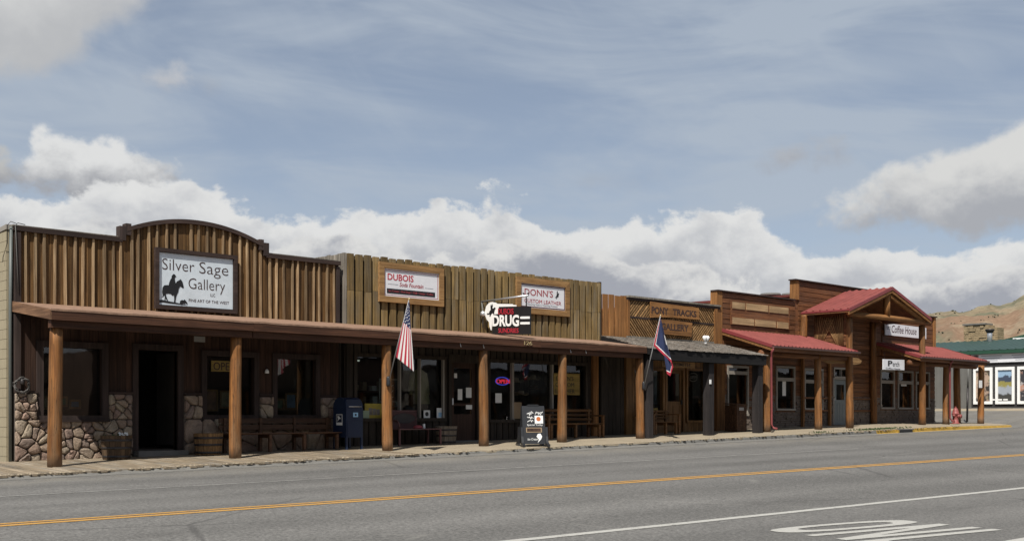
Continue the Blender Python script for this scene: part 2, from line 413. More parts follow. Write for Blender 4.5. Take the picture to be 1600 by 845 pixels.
mShake = wood('grey_cedar_shake', (0.46, 0.40, 0.33), (0.17, 0.14, 0.115), 'y', var=0.2, gray=(0.36, 0.34, 0.31), knots=False)
mDeck = plain('salmon_roll_roofing', (0.37, 0.225, 0.15), 0.95, 0.28, 0, 9, 0.4)
mStone = stone('field_stone', [(0.40, 0.285, 0.215), (0.47, 0.36, 0.265), (0.32, 0.235, 0.195), (0.44, 0.305, 0.235), (0.54, 0.445, 0.33), (0.36, 0.275, 0.225)], 7)
mMortar = plain('dark_mortar', (0.135, 0.112, 0.092), 0.95, 0.3, 0, 14, 0.5)
mLedge = stone('grey_ledge_stone', [(0.16, 0.135, 0.12), (0.21, 0.17, 0.145), (0.12, 0.105, 0.095), (0.25, 0.20, 0.165)], 4)
mTan = plain('tan_painted_block', (0.48, 0.41, 0.275), 0.8, 0.07, 0, 4, 0.25)
mTanJ = plain('tan_block_joint', (0.43, 0.365, 0.245), 0.9, 0.1, 0, 6)
mConc = plain('worn_concrete', (0.235, 0.225, 0.205), 0.9, 0.2, 0, 5, 0.4)
mYelCurb = plain('yellow_kerb_paint', (0.56, 0.345, 0.055), 0.7, 0.3, 0, 4, 0.2)
mWhite = plain('white_paint', (0.78, 0.78, 0.76), 0.55, 0.05)
mWhiteT = plain('cream_window_trim', (0.40, 0.36, 0.31), 0.6, 0.08)
mBlk = plain('black_paint', (0.018, 0.018, 0.02), 0.5, 0.1)
mBlkPl = plain('black_plastic', (0.035, 0.036, 0.04), 0.4, 0.1)
mRed = plain('red_lettering', (0.62, 0.035, 0.06), 0.5, 0.08)
mDkRed = plain('dark_red_lettering', (0.48, 0.085, 0.10), 0.5, 0.08)
mBrownL = plain('brown_lettering', (0.07, 0.035, 0.026), 0.6, 0.1)
mGreyL = plain('grey_lettering', (0.38, 0.40, 0.43), 0.6, 0.1)
mPanel = plain('pale_blue_sign_panel', (0.56, 0.625, 0.67), 0.5, 0.09, 0, 5)
mPanelW = plain('white_sign_panel', (0.67, 0.675, 0.70), 0.5, 0.05, 0, 4)
mRedRoof = plain('red_metal_roofing', (0.31, 0.084, 0.072), 0.7, 0.22, 0, 2.2, 0, 0.22)
mRedTrim = plain('dark_red_metal_trim', (0.30, 0.058, 0.062), 0.45, 0.1)
mGutter = plain('brown_gutter_metal', (0.12, 0.058, 0.05), 0.4, 0.1)
mGreen = plain('green_metal_roofing', (0.045, 0.088, 0.074), 0.5, 0.12, 0, 0.8, 0, 0.35)
mGreenD = plain('dark_green_trim', (0.03, 0.10, 0.06), 0.5, 0.1)
mGreyWall = plain('grey_metal_siding', (0.20, 0.195, 0.18), 0.7, 0.12, 0, 1.0)
mDarkWall = plain('charcoal_wall', (0.045, 0.043, 0.042), 0.8, 0.2, 0, 2)
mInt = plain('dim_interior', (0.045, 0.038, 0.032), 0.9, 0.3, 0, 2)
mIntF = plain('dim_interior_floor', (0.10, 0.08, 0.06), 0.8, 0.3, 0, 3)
mMetal = plain('galvanised_metal', (0.55, 0.56, 0.57), 0.35, 0.1, 0.8)
mIron = plain('dark_iron', (0.05, 0.045, 0.045), 0.5, 0.2, 0.6)
mMail = plain('mailbox_blue', (0.018, 0.033, 0.08), 0.4, 0.08)
mMailD = plain('mailbox_dark_blue', (0.015, 0.025, 0.06), 0.5, 0.08)  # darker blue for the seam, chute and print
mLtBlue = plain('pale_blue_sticker', (0.30, 0.52, 0.72), 0.5)
mHyd = plain('hydrant_red', (0.40, 0.11, 0.10), 0.5, 0.2, 0, 8)
mPaper = plain('white_paper', (0.70, 0.70, 0.68), 0.8, 0.05)
mYelSign = wood('yellow_sign_board', (0.50, 0.36, 0.11), (0.38, 0.26, 0.08), 'x', var=0.1, knots=False)
mYelP = plain('yellow_poster', (0.52, 0.40, 0.05), 0.6, 0.3, 0, 6)
mGrnP = plain('pale_green_paper', (0.45, 0.55, 0.38), 0.7, 0.1)
mTeal = plain('grey_door_paint', (0.22, 0.25, 0.25), 0.5, 0.06)
mDoorD = wood('dark_shop_door', (0.10, 0.055, 0.04), (0.06, 0.035, 0.025), 'z', var=0.1, knots=False)
mMaroon = plain('maroon_bench_metal', (0.16, 0.07, 0.07), 0.5, 0.2)
mFlagR = plain('flag_red_cloth', (0.62, 0.04, 0.075), 0.85, 0.1)
mFlagW = plain('flag_white_cloth', (0.67, 0.66, 0.65), 0.85, 0.06)
mFlagB = plain('flag_blue_cloth', (0.030, 0.045, 0.125), 0.85, 0.1)
mGlass = glassmat('shop_window_glass')
mCoat = plain('tan_coat_cloth', (0.40, 0.33, 0.16), 0.9, 0.2, 0, 5)
mHat = plain('straw_hat', (0.42, 0.30, 0.18), 0.8, 0.15)
mLeaf = plain('planter_leaf', (0.06, 0.10, 0.03), 0.7, 0.4, 0, 12)
mSoil = plain('planter_soil', (0.03, 0.022, 0.018), 0.95, 0.3, 0, 12)
mTape = plain('red_orange_sticker', (0.62, 0.17, 0.04), 0.5)
mNeonR = glow('red_neon', (1.0, 0.04, 0.08), 0.6)
mNeonB = glow('blue_neon', (0.10, 0.12, 1.0), 0.5)
mTubeL = glow('shop_tube_light', (0.9, 0.95, 0.8), 0.35)

# ------------------------------------------------------------------ ground, road, pavement
def asphalt():
    m, t, p = newmat('worn_asphalt'); P = pos(t)
    fine = t.noise(P, 26, 4, 0.75); mid = t.noise(P, 14, 4, 0.6); big = t.noise(t.mapping(P, (0.05, 0.35, 1)), 1.5, 4, 0.55); pat = t.noise(P, 0.35, 4, 0.6)
    speck = t.node('ShaderNodeTexVoronoi'); t.put(speck.inputs['Vector'], P); speck.inputs['Scale'].default_value = 42
    sp = t.smooth(speck.outputs['Distance'], 0.1, 0.3, 1.0, 0.0)
    f = t.math('MULTIPLY', t.lin(fine, 0.28, 0.72, 0.38, 1.62), t.math('MULTIPLY', t.lin(mid, 0.25, 0.75, 0.82, 1.18), t.math('MULTIPLY', t.lin(big, 0.25, 0.75, 0.82, 1.16), t.lin(pat, 0.25, 0.75, 0.9, 1.1))))
    col = t.mix(1.0, (0.129, 0.124, 0.116, 1), t.comb(f, f, f), 'MULTIPLY')
    col = t.mix(t.math('MULTIPLY', sp, 0.30), col, (0.27, 0.255, 0.23, 1))
    # tar-filled cracks
    wv = t.node('ShaderNodeTexVoronoi', feature='DISTANCE_TO_EDGE'); t.put(wv.inputs['Vector'], t.mapping(P, (0.16, 0.28, 1))); wv.inputs['Scale'].default_value = 1.0
    nz = t.noise(P, 0.7, 3, 0.5)
    cr = t.math('MULTIPLY', t.smooth(wv.outputs['Distance'], 0.0, 0.006, 1.0, 0.0), t.smooth(nz, 0.5, 0.6))
    col = t.mix(t.math('MULTIPLY', cr, 0.45), col, (0.22, 0.21, 0.19, 1))
    wv2 = t.node('ShaderNodeTexVoronoi', feature='DISTANCE_TO_EDGE'); t.put(wv2.inputs['Vector'], t.mapping(t.math('ADD', 0, 0) if False else P, (0.10, 0.17, 1), (3.3, 1.7, 0))); wv2.inputs['Scale'].default_value = 1.0
    tar = t.math('MULTIPLY', t.smooth(t.math('ADD', wv2.outputs['Distance'], t.math('MULTIPLY', t.noise(P, 2.5, 3, .6), .012)), 0.006, 0.013, 1.0, 0.0), t.smooth(t.noise(P, 0.22, 2, .5), .47, .56))
    col = t.mix(t.math('MULTIPLY', tar, 0.55), col, (0.055, 0.052, 0.05, 1))
    px_, py_, pz_ = t.sep(P)
    trk = t.math('ABSOLUTE', t.math('SUBTRACT', t.math('FRACT', t.math('DIVIDE', t.math('ADD', py_, t.math('MULTIPLY', t.noise(t.mapping(P, (.06, .3, 1)), 1.0, 2, .5), .7)), 1.83)), .5))
    lane = t.lin(trk, 0.05, 0.45, 0.90, 1.07)
    col = t.mix(1.0, col, t.comb(lane, lane, lane), 'MULTIPLY')
    oil = t.smooth(t.noise(t.mapping(P, (.5, 1.4, 1)), 0.9, 5, .65), .60, .74)
    col = t.mix(t.math('MULTIPLY', oil, .35), col, (0.06, 0.056, 0.052, 1))
    edge = t.math('MULTIPLY', t.smooth(py_, 18.6, 20.4), t.lin(t.noise(P, 1.4, 4, .6), .3, .7, .0, .6))
    col = t.mix(edge, col, (0.20, 0.18, 0.145, 1))
    t.put(p.inputs['Base Color'], col); p.inputs['Roughness'].default_value = 0.88; p.inputs['Specular IOR Level'].default_value = 0.25
    bump(t, p, t.math('ADD', fine, t.math('MULTIPLY', mid, 0.5)), 0.5, 0.01); return m
def roadpaint(name, c, keep=0.62):
    m, t, p = newmat(name); P = pos(t)
    n = t.math('ADD', t.math('MULTIPLY', t.noise(P, 40, 4, 0.7), 0.55), t.math('MULTIPLY', t.noise(P, 3.0, 4, 0.6), 0.45))
    w = t.smooth(n, keep - 0.05, keep + 0.08)
    g = t.lin(t.noise(P, 25, 3, 0.6), 0.25, 0.75, 0.86, 1.12)
    t.put(p.inputs['Base Color'], t.mix(w, t.mix(1.0, c4(c), t.comb(g, g, g), 'MULTIPLY'), (0.125, 0.118, 0.108, 1)))
    p.inputs['Roughness'].default_value = 0.8; p.inputs['Specular IOR Level'].default_value = 0.25; return m
def walkmat():
    m, t, p = newmat('sandy_sidewalk'); P = pos(t)
    f = t.math('MULTIPLY', t.lin(t.noise(P, 30, 5, 0.7), 0.25, 0.75, 0.7, 1.3), t.lin(t.noise(P, 1.6, 5, 0.6), 0.25, 0.75, 0.8, 1.16))
    t.put(p.inputs['Base Color'], t.mix(1.0, (0.285, 0.235, 0.165, 1), t.comb(f, f, f), 'MULTIPLY'))
    p.inputs['Roughness'].default_value = 0.95; bump(t, p, t.noise(P, 30, 5, 0.7), 0.7, 0.02); return m
def dirt():
    m, t, p = newmat('dry_ground'); P = pos(t)
    n = t.noise(P, 0.4, 6, 0.6); n2 = t.noise(P, 9, 5, 0.6)
    col = t.mix(t.smooth(n, 0.35, 0.65), (0.21, 0.17, 0.115, 1), (0.155, 0.145, 0.085, 1)); f = t.lin(n2, 0.2, 0.8, 0.75, 1.25)
    t.put(p.inputs['Base Color'], t.mix(1.0, col, t.comb(f, f, f), 'MULTIPLY')); p.inputs['Roughness'].default_value = 0.95; return m
mAsph = asphalt(); mWalk = walkmat(); mDirt = dirt()
mPWhite = roadpaint('white_road_paint', (0.38, 0.37, 0.34), 0.60)
mPFaint = roadpaint('worn_white_road_paint', (0.33, 0.32, 0.30), 0.545)
mPYel = roadpaint('yellow_road_paint', (0.43, 0.235, 0.06), 0.61)

def grid(name, xs, ys, zf, mat, parent=None):
    v = [(x, y, zf(x, y)) for x in xs for y in ys]; n = len(ys)
    f = [(i * n + j, (i + 1) * n + j, (i + 1) * n + j + 1, i * n + j + 1) for i in range(len(xs) - 1) for j in range(n - 1)]
    return meshobj(name, parent, v, f, mat, True)
def spread(a, b, far, step):
    xs = []; x = a
    while x <= b + 1e-6: xs.append(x); x += step
    e = []; d = step
    while (e[-1] if e else b) < far: e.append((e[-1] if e else xs[-1]) + d); d *= 1.6
    w = []; d = step
    while (w[-1] if w else a) > -far: w.append((w[-1] if w else xs[0]) - d); d *= 1.6
    return sorted(w) + xs + e
tag(grid('ground', spread(-20, 90, 3000, 5), spread(-30, 60, 3000, 5), lambda x, y: zr(x, y) - 0.30 + (0.004 * max(0, x - 80) if x < 400 else 1.28), mDirt), kind='structure')
xs = [-70 + i for i in range(0, 231)]; ys = [-30 + 1.0 * i for i in range(0, 95)] 
tag(grid('road', xs, sorted(set(ys + [9, 13, 17.3, 20.4])), zr, mAsph), kind='structure')

def strip(name, Y, w, x0, x1, mat, dz=0.005, wob=0.0, step=1.0):
    n = int((x1 - x0) / step) + 1; v = []; f = []
    for i in range(n + 1):
        x = x0 + (x1 - x0) * i / n; k = R.uniform(-wob, wob)
        for s in (-1, 1):
            y = Y + s * w / 2 + k + R.uniform(-wob, wob) * .4; v.append((x, y, zr(x, y) + dz))
    f = [(2 * i, 2 * i + 2, 2 * i + 3, 2 * i + 1) for i in range(n)]
    return meshobj(name, None, v, f, mat)
yc = tag(strip('centre_line', 12.93, 0.11, -60, 120, mPYel, wob=0.006), 'nearer of the two yellow centre lines', kind='structure')
yc2 = tag(strip('centre_line', 13.14, 0.11, -60, 120, mPYel, wob=0.006), 'farther of the two yellow centre lines', kind='structure')
tag(strip('lane_line', 9.0, 0.15, 5.5, 120, mPWhite, wob=0.006), 'solid white line along the turn lane', kind='structure')
tag(strip('parking_line', 17.3, 0.06, -30, 30, mPFaint, wob=0.01), 'thin worn white line along the parking lane', kind='structure')

def only():
    """ONLY painted lengthwise in the near lane"""
    root = link(bpy.data.objects.new('road_lettering', None)); tag(root, 'white ONLY lettering painted on the near lane', kind='structure')
    ORG[root.name] = Vector((0, 0, 0))
    up = Vector((2.47, -0.40, 0)).normalized(); rt = Vector((up.y, -up.x, 0)); o = Vector((11.47, 7.95, 0)); H = 2.5
    def P(a, b):
        q = o + rt * a + up * b; return (q.x, q.y, zr(q.x, q.y) + 0.006)
    def quad(lst):
        v = []; f = []
        for pts in lst:
            n = 10; b = len(v)
            for i in range(n + 1):
                s = i / n
                for e0, e1 in ((pts[0], pts[1]), (pts[3], pts[2])):
                    v.append(P(e0[0] + (e1[0] - e0[0]) * s, e0[1] + (e1[1] - e0[1]) * s))
            f += [(b + 2 * i, b + 2 * i + 2, b + 2 * i + 3, b + 2 * i + 1) for i in range(n)]
        return v, f
    W = 0.60; S = 0.145; G = 0.13
    # O: stretched ring
    v = []; n = 48
    for i in range(n):
        q = 2 * math.pi * i / n; cx, sy = math.cos(q), math.sin(q)
        ex = lambda w, h: (W / 2 + math.copysign(abs(cx) ** 0.65, cx) * w, H / 2 + math.copysign(abs(sy) ** 0.9, sy) * h)
        v.append(P(*ex(W / 2, H / 2))); v.append(P(*ex(W / 2 - S, H / 2 - 0.42)))
    f = [(2 * i, (2 * i + 2) % (2 * n), (2 * i + 3) % (2 * n), 2 * i + 1) for i in range(n)]
    meshobj('letter', root, v, f, mPWhite)
    x = W + G
    V, F = quad([[(x, 0), (x, H), (x + S, H), (x + S, 0)], [(x + W - S, 0), (x + W - S, H), (x + W, H), (x + W, 0)]])
    b = len(V); D = [(x + S, H), (x + S, H - .75), (x + W - S, 0), (x + W - S, .75)]
    V += [P(*q) for q in D]; F.append((b, b + 1, b + 2, b + 3)); meshobj('letter', root, V, F, mPWhite)
    x += W + G
    meshobj('letter', root, *quad([[(x, 0), (x, H), (x + S, H), (x + S, 0)], [(x + S, 0), (x + S, .36), (x + W, .36), (x + W, 0)]]), mPWhite)
    x += W + G * .6
    meshobj('letter', root, *quad([[(x + W / 2 - S / 2, 0), (x + W / 2 - S / 2, 1.1), (x + W / 2 + S / 2, 1.1), (x + W / 2 + S / 2, 0)],
        [(x + W / 2 - S / 2, 1.1), (x, H), (x + S, H), (x + W / 2 + S / 2, 1.1)], [(x + W / 2 - S / 2, 1.1), (x + W - S, H), (x + W, H), (x + W / 2 + S / 2, 1.1)]]), mPWhite)
only()

YE = 20.93; XR = 48.3; RC = 2.2
def edge_y(x): return YE if x <= XR else YE + RC - math.sqrt(max(0, RC * RC - (x - XR) ** 2))
def curb():
    path = [(-8 + i * 0.5, YE, 0, -1) for i in range(int((XR + 8) / 0.5))]
    for i in range(0, 13):
        q = -math.pi / 2 + i * math.pi / 24; path.append((XR + RC * math.cos(q), YE + RC + RC * math.sin(q), math.cos(q), math.sin(q)))
    path += [(XR + RC, YE + RC + i * 1.0, 1, 0) for i in range(1, 24)]
    def sec(x, y, nx, ny):
        zt = zw(min(x, 50), min(y, 22.5)) - 0.018 + (zr(x, y) - zr(x, 22.5) if y > 22.5 else 0)
        zb = zr(x + nx * .5, y + ny * .5)
        drop = 1.0 - 0.55 * sst(49.2, 50.3, x) * (1 - sst(25, 28, y))
        zt = zb + max(0.03, (zt - zb) * drop)
        k = R.uniform(-.006, .006)
        prof = [(-0.16, zt), (0.0, zt), (0.028, zt - 0.02), (0.04, zb + 0.03), (0.07, zb + 0.012), (0.46 + k, zb + 0.009), (0.47 + k, zb - 0.05)]
        return [(x + nx * d, y + ny * d, z) for d, z in prof]
    slot = (UX(1403, 20.9), UX(1424, 20.9)); xy0, xy1 = UX(1373, 20.9), 50.2
    v = []; f = []; mi = []; n = 7
    for i, p in enumerate(path):
        s = sec(*p); v += s
        if i:
            x = (path[i - 1][0] + p[0]) / 2; 
            for j in range(n - 1):
                f.append(((i - 1) * n + j, i * n + j, i * n + j + 1, (i - 1) * n + j + 1))
                yel = x > xy0 and p[1] < 22.4 and j < 4
                mi.append(1 if yel else 0)
    tag(meshobj('kerb', None, v, f, None, False, [mConc, mYelCurb], mi), kind='structure')
    c = tag(thing('kerb_inlet', 'dark storm drain slot in the yellow painted kerb', 'drain', (slot[0], YE, zr(slot[0], 20.4))))
    xm = (slot[0] + slot[1]) / 2; zt = zw(xm, YE) - 0.012; zb = zr(xm, 20.4)
    box('opening', c, (slot[0], YE - .085, zb + 0.012), (slot[1], YE + .02, zt - .03), mBlk)  # solid black block standing in for the slot's dark hollow
    box('lid', c, (slot[0] - .1, YE - .09, zt - .028), (slot[1] + .1, YE + .3, zt + .012), mConc)
    for x in (slot[0] - .1, slot[1]): box('jamb', c, (x, YE - .09, zb), (x + .1, YE + .02, zt - .029), mYelCurb)
curb()
XB = 16.55      # planks to here, sandy sidewalk after
def sidewalk():
    xs = [XB + i * 0.25 for i in range(int((XR + RC - XB) / .25))] + [XR + RC - .03]
    v = []; f = []; n = 7
    for x in xs:
        y0 = edge_y(x) + R.uniform(-.05, .05) + (0.16 if x > 39.5 else 0)
        y1 = 24.15 if x < 47.9 else 44
        for j in range(n):
            s = j / (n - 1); y = y0 + (y1 - y0) * s
            z = zw(x, min(y, 24.5)) + (zr(x, y) - zr(x, 24.5) if y > 24.5 else 0) + (R.uniform(-.012, .012) if j == 0 else 0)
            if j == 0: v.append((x, y0 - .01, z - .05))
            v.append((x, y, z))
    n += 1
    for i in range(len(xs) - 1):
        for j in range(n - 1): f.append((i * n + j, (i + 1) * n + j, (i + 1) * n + j + 1, i * n + j + 1))
    return tag(meshobj('sidewalk', None, v, f, mWalk), kind='structure')
sidewalk()
def crumbs():
    """loose broken edge of the walk along the kerb"""
    v = []; f = []
    for i in range(900):
        x = R.uniform(3, 44); y = YE + R.uniform(-.07, .06); r = R.uniform(.012, .04); z = zw(x, y) - .005
        b = len(v)
        for dx, dy, dz in ((r, 0, 0), (-r, 0, 0), (0, r, 0), (0, -r, 0), (0, 0, r * .7), (0, 0, -r)): v.append((x + dx * R.uniform(.7, 1.8), y + dy, z + dz))
        f += [(b + a, b + c, b + e) for a, c, e in ((0, 2, 4), (2, 1, 4), (1, 3, 4), (3, 0, 4), (2, 0, 5), (1, 2, 5), (3, 1, 5), (0, 3, 5))]
    tag(meshobj('gravel', None, v, f, mWalk), 'crumbled sandy edge of the walkway along the kerb', 'gravel', kind='stuff')
crumbs()
bw = thing('boardwalk', 'weathered plank boardwalk in front of the stone-based gallery', 'boardwalk', (4, YE, zw(4, YE))); bw['kind'] = 'structure'; del bw['category']
x = 3.6
while x < XB - .05:
    w = R.uniform(.135, .15); y0 = YE - R.uniform(.0, .07); ym = (y0 + 24.1) / 2
    zc = zw(x + w / 2, ym) - .02 + R.uniform(-.004, .004)
    box('plank', bw, (x, y0, zc - .02), (x + w - .008, 24.1, zc + .02), mPlank, (math.atan(.032), 0, R.uniform(-.002, .002)))
    x += w
def weeds(name, label, cx, cy, lx, n, h):
    v = []; f = []
    for i in range(n):
        x = cx + R.gauss(0, lx); y = cy + R.uniform(-.12, .1); z = zw(x, y) - .01; a = R.uniform(0, 6.28); hh = R.uniform(.4, 1) * h; l = R.uniform(.3, .9) * h
        b = len(v); dx, dy = math.cos(a), math.sin(a); w = .008
        v += [(x - dy * w, y + dx * w, z), (x + dy * w, y - dx * w, z), (x + dx * l * .5, y + dy * l * .5, z + hh), (x + dx * l, y + dy * l, z + hh * .8)]
        f += [(b, b + 1, b + 2), (b + 1, b + 3, b + 2)]
    tag(meshobj(name, None, v, f, mLeaf), label, 'weeds', kind='stuff')
weeds('weeds', 'low green weeds along the kerb by the red-roofed coffee house', 37.9, 21.05, 1.0, 260, .10)
weeds('weeds', 'small tuft of weeds at the kerb below the red downspout', 33.9, 21.0, .3, 60, .08)

# ------------------------------------------------------------------ hills
def hills():
    from mathutils import noise as N
    m, t, p = newmat('badland_hillside'); P = pos(t)
    x, y, z = t.sep(P)
    n = t.noise(P, 0.012, 7, 0.62, 0.5); n2 = t.noise(P, 0.05, 6, 0.65); n3 = t.noise(P, 0.35, 4, 0.7)
    zz = t.math('ADD', z, t.math('MULTIPLY', t.math('SUBTRACT', n2, .5), 26))
    red = t.math('MULTIPLY', t.smooth(n, .46, .60), t.math('MULTIPLY', t.smooth(zz, 34, 44), t.smooth(zz, 78, 66)))
    col = t.mix(t.smooth(n2, .38, .62), (0.165, 0.14, 0.088, 1), (0.21, 0.175, 0.112, 1))
    col = t.mix(t.smooth(t.noise(P, 0.02, 6, .6), .47, .58, 0, .85), col, (0.115, 0.115, 0.077, 1))
    col = t.mix(t.math('MULTIPLY', red, .6), col, (0.215, 0.118, 0.08, 1))
    pale = t.math('MULTIPLY', t.smooth(t.noise(P, 0.028, 6, .65), .52, .62), t.smooth(zz, 20, 34))
    col = t.mix(t.math('MULTIPLY', pale, .6), col, (0.26, 0.215, 0.15, 1))
    f = t.lin(n3, .25, .75, .75, 1.25)
    t.put(p.inputs['Base Color'], t.mix(1.0, col, t.comb(f, f, f), 'MULTIPLY')); p.inputs['Roughness'].default_value = 1.0; p.inputs['Specular IOR Level'].default_value = 0.1
    def H(az, d):
        el = 4.2 + 1.9 * sst(56, 80, az) + 0.42 * N.noise(Vector((az * .55, 3.3, 0))) + .16 * N.noise(Vector((az * 2.1, 1.3, 0)))
        crest = math.tan(math.radians(el)) * 900
        g = sst(420, 900, d)
        a = math.radians(az); q = Vector((d * math.sin(a), d * math.cos(a), 0))
        gul = .75 * abs(N.noise(Vector((q.x * .009, q.y * .009, 0.3)))) + .35 * abs(N.noise(q * .024)) + .14 * abs(N.noise(q * .06))
        return crest * g * (1 - .55 * gul * (1 - sst(760, 900, d)) * 1.0) + 5 + (N.noise(q * .05) * 2.0 if d > 430 else 0) * (1 - sst(840, 900, d)) - sst(900, 1300, d) * crest * .5
    azs = [46 + i * 0.16 for i in range(376)]; ds = [400 + i * 11 for i in range(64)] + [1150, 1300]
    v = []; f = []
    for a in azs:
        s, c = math.sin(math.radians(a)), math.cos(math.radians(a))
        for d in ds: v.append((d * s, d * c, H(a, d) if d > 401 else -5))
    n = len(ds)
    f = [(i * n + j, (i + 1) * n + j, (i + 1) * n + j + 1, i * n + j + 1) for i in range(len(azs) - 1) for j in range(n - 1)]
    tag(meshobj('hills', None, v, f, m, True), kind='structure')
    v = []; f = []
    for i in range(1100):
        a = R.uniform(56, 76); d = R.uniform(520, 905)
        if N.noise(Vector((a * .9, d * .02, 5))) < .05 and R.random() < .8: continue
        r = R.uniform(.3, .85); s, c = math.sin(math.radians(a)), math.cos(math.radians(a)); x, y, z = d * s, d * c, H(a, d)
        b = len(v)
        for k in range(5): q = k * 1.2566; v.append((x + r * math.cos(q), y + r * math.sin(q), z + R.uniform(.2, .7) * r))
        v.append((x, y, z + r * R.uniform(1.0, 1.6))); v.append((x, y, z - .5))
        for k in range(5): f += [(b + k, b + (k + 1) % 5, b + 5), (b + (k + 1) % 5, b + k, b + 6)]
    tag(meshobj('sagebrush', None, v, f, plain('dark_juniper', (0.055, 0.06, 0.035), .9, .3, 0, .5)), 'dark sagebrush and juniper scattered over the hillside', 'shrubs', kind='stuff')
hills()

# ------------------------------------------------------------------ cladding helpers
YW = 24.0
def cuts(z0, z1, ops):
    segs = [(z0, z1)]
    for a, b in ops:
        nx = []
        for s, e in segs:
            if b <= s or a >= e: nx.append((s, e)); continue
            if a > s + .03: nx.append((s, a))
            if b < e - .03: nx.append((b, e))
        segs = nx
    return segs
def vboards(name, part, x0, x1, zlo, zhi, y, th, w, gap, mat, ops=(), jit=.004, wj=.0):
    x = x0; out = []
    while x < x1 - .02:
        ww = min(w + R.uniform(-wj, wj), x1 - x); xc = x + ww / 2
        a = zlo(xc) if callable(zlo) else zlo; b = zhi(xc) if callable(zhi) else zhi
        for s, e in cuts(a, b, [(o[2], o[3]) for o in ops if o[0] - .01 < xc < o[1] + .01]):
            t = th + R.uniform(-jit, jit)
            out.append(box(name, part, (x, y - t, s), (x + max(.02, ww - gap), y, e), mat))
        x += ww
    return out
def hboards(name, part, x0, x1, z0, z1, y, th, h, gap, mat, ops=(), jit=.006):
    n = max(1, round((z1 - z0) / h)); h = (z1 - z0) / n
    for i in range(n):
        a = z0 + i * h; b = a + h - gap; zc = (a + b) / 2
        for s, e in cuts(x0, x1, [(o[0], o[1]) for o in ops if o[2] - .02 < zc < o[3] + .02]):
            t = th + R.uniform(-jit, jit)
            box(name, part, (s, y - t, a), (e, y, b), mat)
def wallpart(name, root, x0, x1, z0, z1, y, th, mat, ops=()):
    xs = sorted(set([x0, x1] + [v for o in ops for v in o[:2] if x0 < v < x1])); lst = []
    for a, b in zip(xs, xs[1:]):
        for s, e in cuts(z0, z1, [(o[2], o[3]) for o in ops if o[0] < (a + b) / 2 < o[1]]): lst.append(((a, y, s), (b, y + th, e)))
    return boxes(name, root, lst, mat)
def shell(root, x0, x1, y0, y1, z0, z1, wallmat, roofmat, room=True):
    """the rest of the building behind its front: sides, back, roof, and a dim room"""
    boxes('outer_wall', root, [((x0, y0 + .16, z0 - .6), (x0 + .15, y1, z1)), ((x1 - .15, y0 + .16, z0 - .6), (x1, y1, z1)), ((x0 + .15, y1 - .15, z0 - .6), (x1 - .15, y1, z1))], wallmat)
    box('flat_roof', root, (x0 + .155, y0 + .16, z1 - .75), (x1 - .155, y1 - .155, z1 - .6), roofmat)
    if room:
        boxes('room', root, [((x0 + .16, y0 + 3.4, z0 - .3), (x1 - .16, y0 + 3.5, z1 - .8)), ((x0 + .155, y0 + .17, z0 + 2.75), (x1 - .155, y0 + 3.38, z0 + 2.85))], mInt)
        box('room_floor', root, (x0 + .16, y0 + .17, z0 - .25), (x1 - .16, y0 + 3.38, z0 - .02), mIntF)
def window(root, x0, x1, z0, z1, y, fr, fmat, depth=.07, mull=(), rails=(), mw=.05, mmat=None, fz=None, pane=True):
    """window > frame pieces and panes; opening x0..x1, z0..z1 in the wall whose face is y"""
    v, f = [], []; boxgeo((x0 - fr, y - depth, z1), (x1 + fr, y + .02, z1 + fr), v, f)
    boxgeo((x0 - fr, y - depth - .02, z0 - fr), (x1 + fr, y + .02, z0), v, f)
    boxgeo((x0 - fr, y - depth, z0 + .0005), (x0, y + .02, z1 - .0005), v, f); boxgeo((x1, y - depth, z0 + .0005), (x1 + fr, y + .02, z1 - .0005), v, f)
    w = meshobj('window', root, v, f, fmat)
    for m in mull: box('mullion', w, (m - mw / 2, y - .05, z0), (m + mw / 2, y + .05, z1), mmat or fmat)
    for zz in rails: box('rail', w, (x0, y - .048, zz - mw / 2), (x1, y + .048, zz + mw / 2), mmat or fmat)
    xs = [x0] + sorted(mull) + [x1]; zs = [z0] + sorted(rails) + [z1]
    if pane:
        for a, b in zip(xs, xs[1:]):
            for c, d in zip(zs, zs[1:]): box('pane', w, (a, y + .06, c), (b, y + .066, d), mGlass)
    return w
def ccw(p): return p
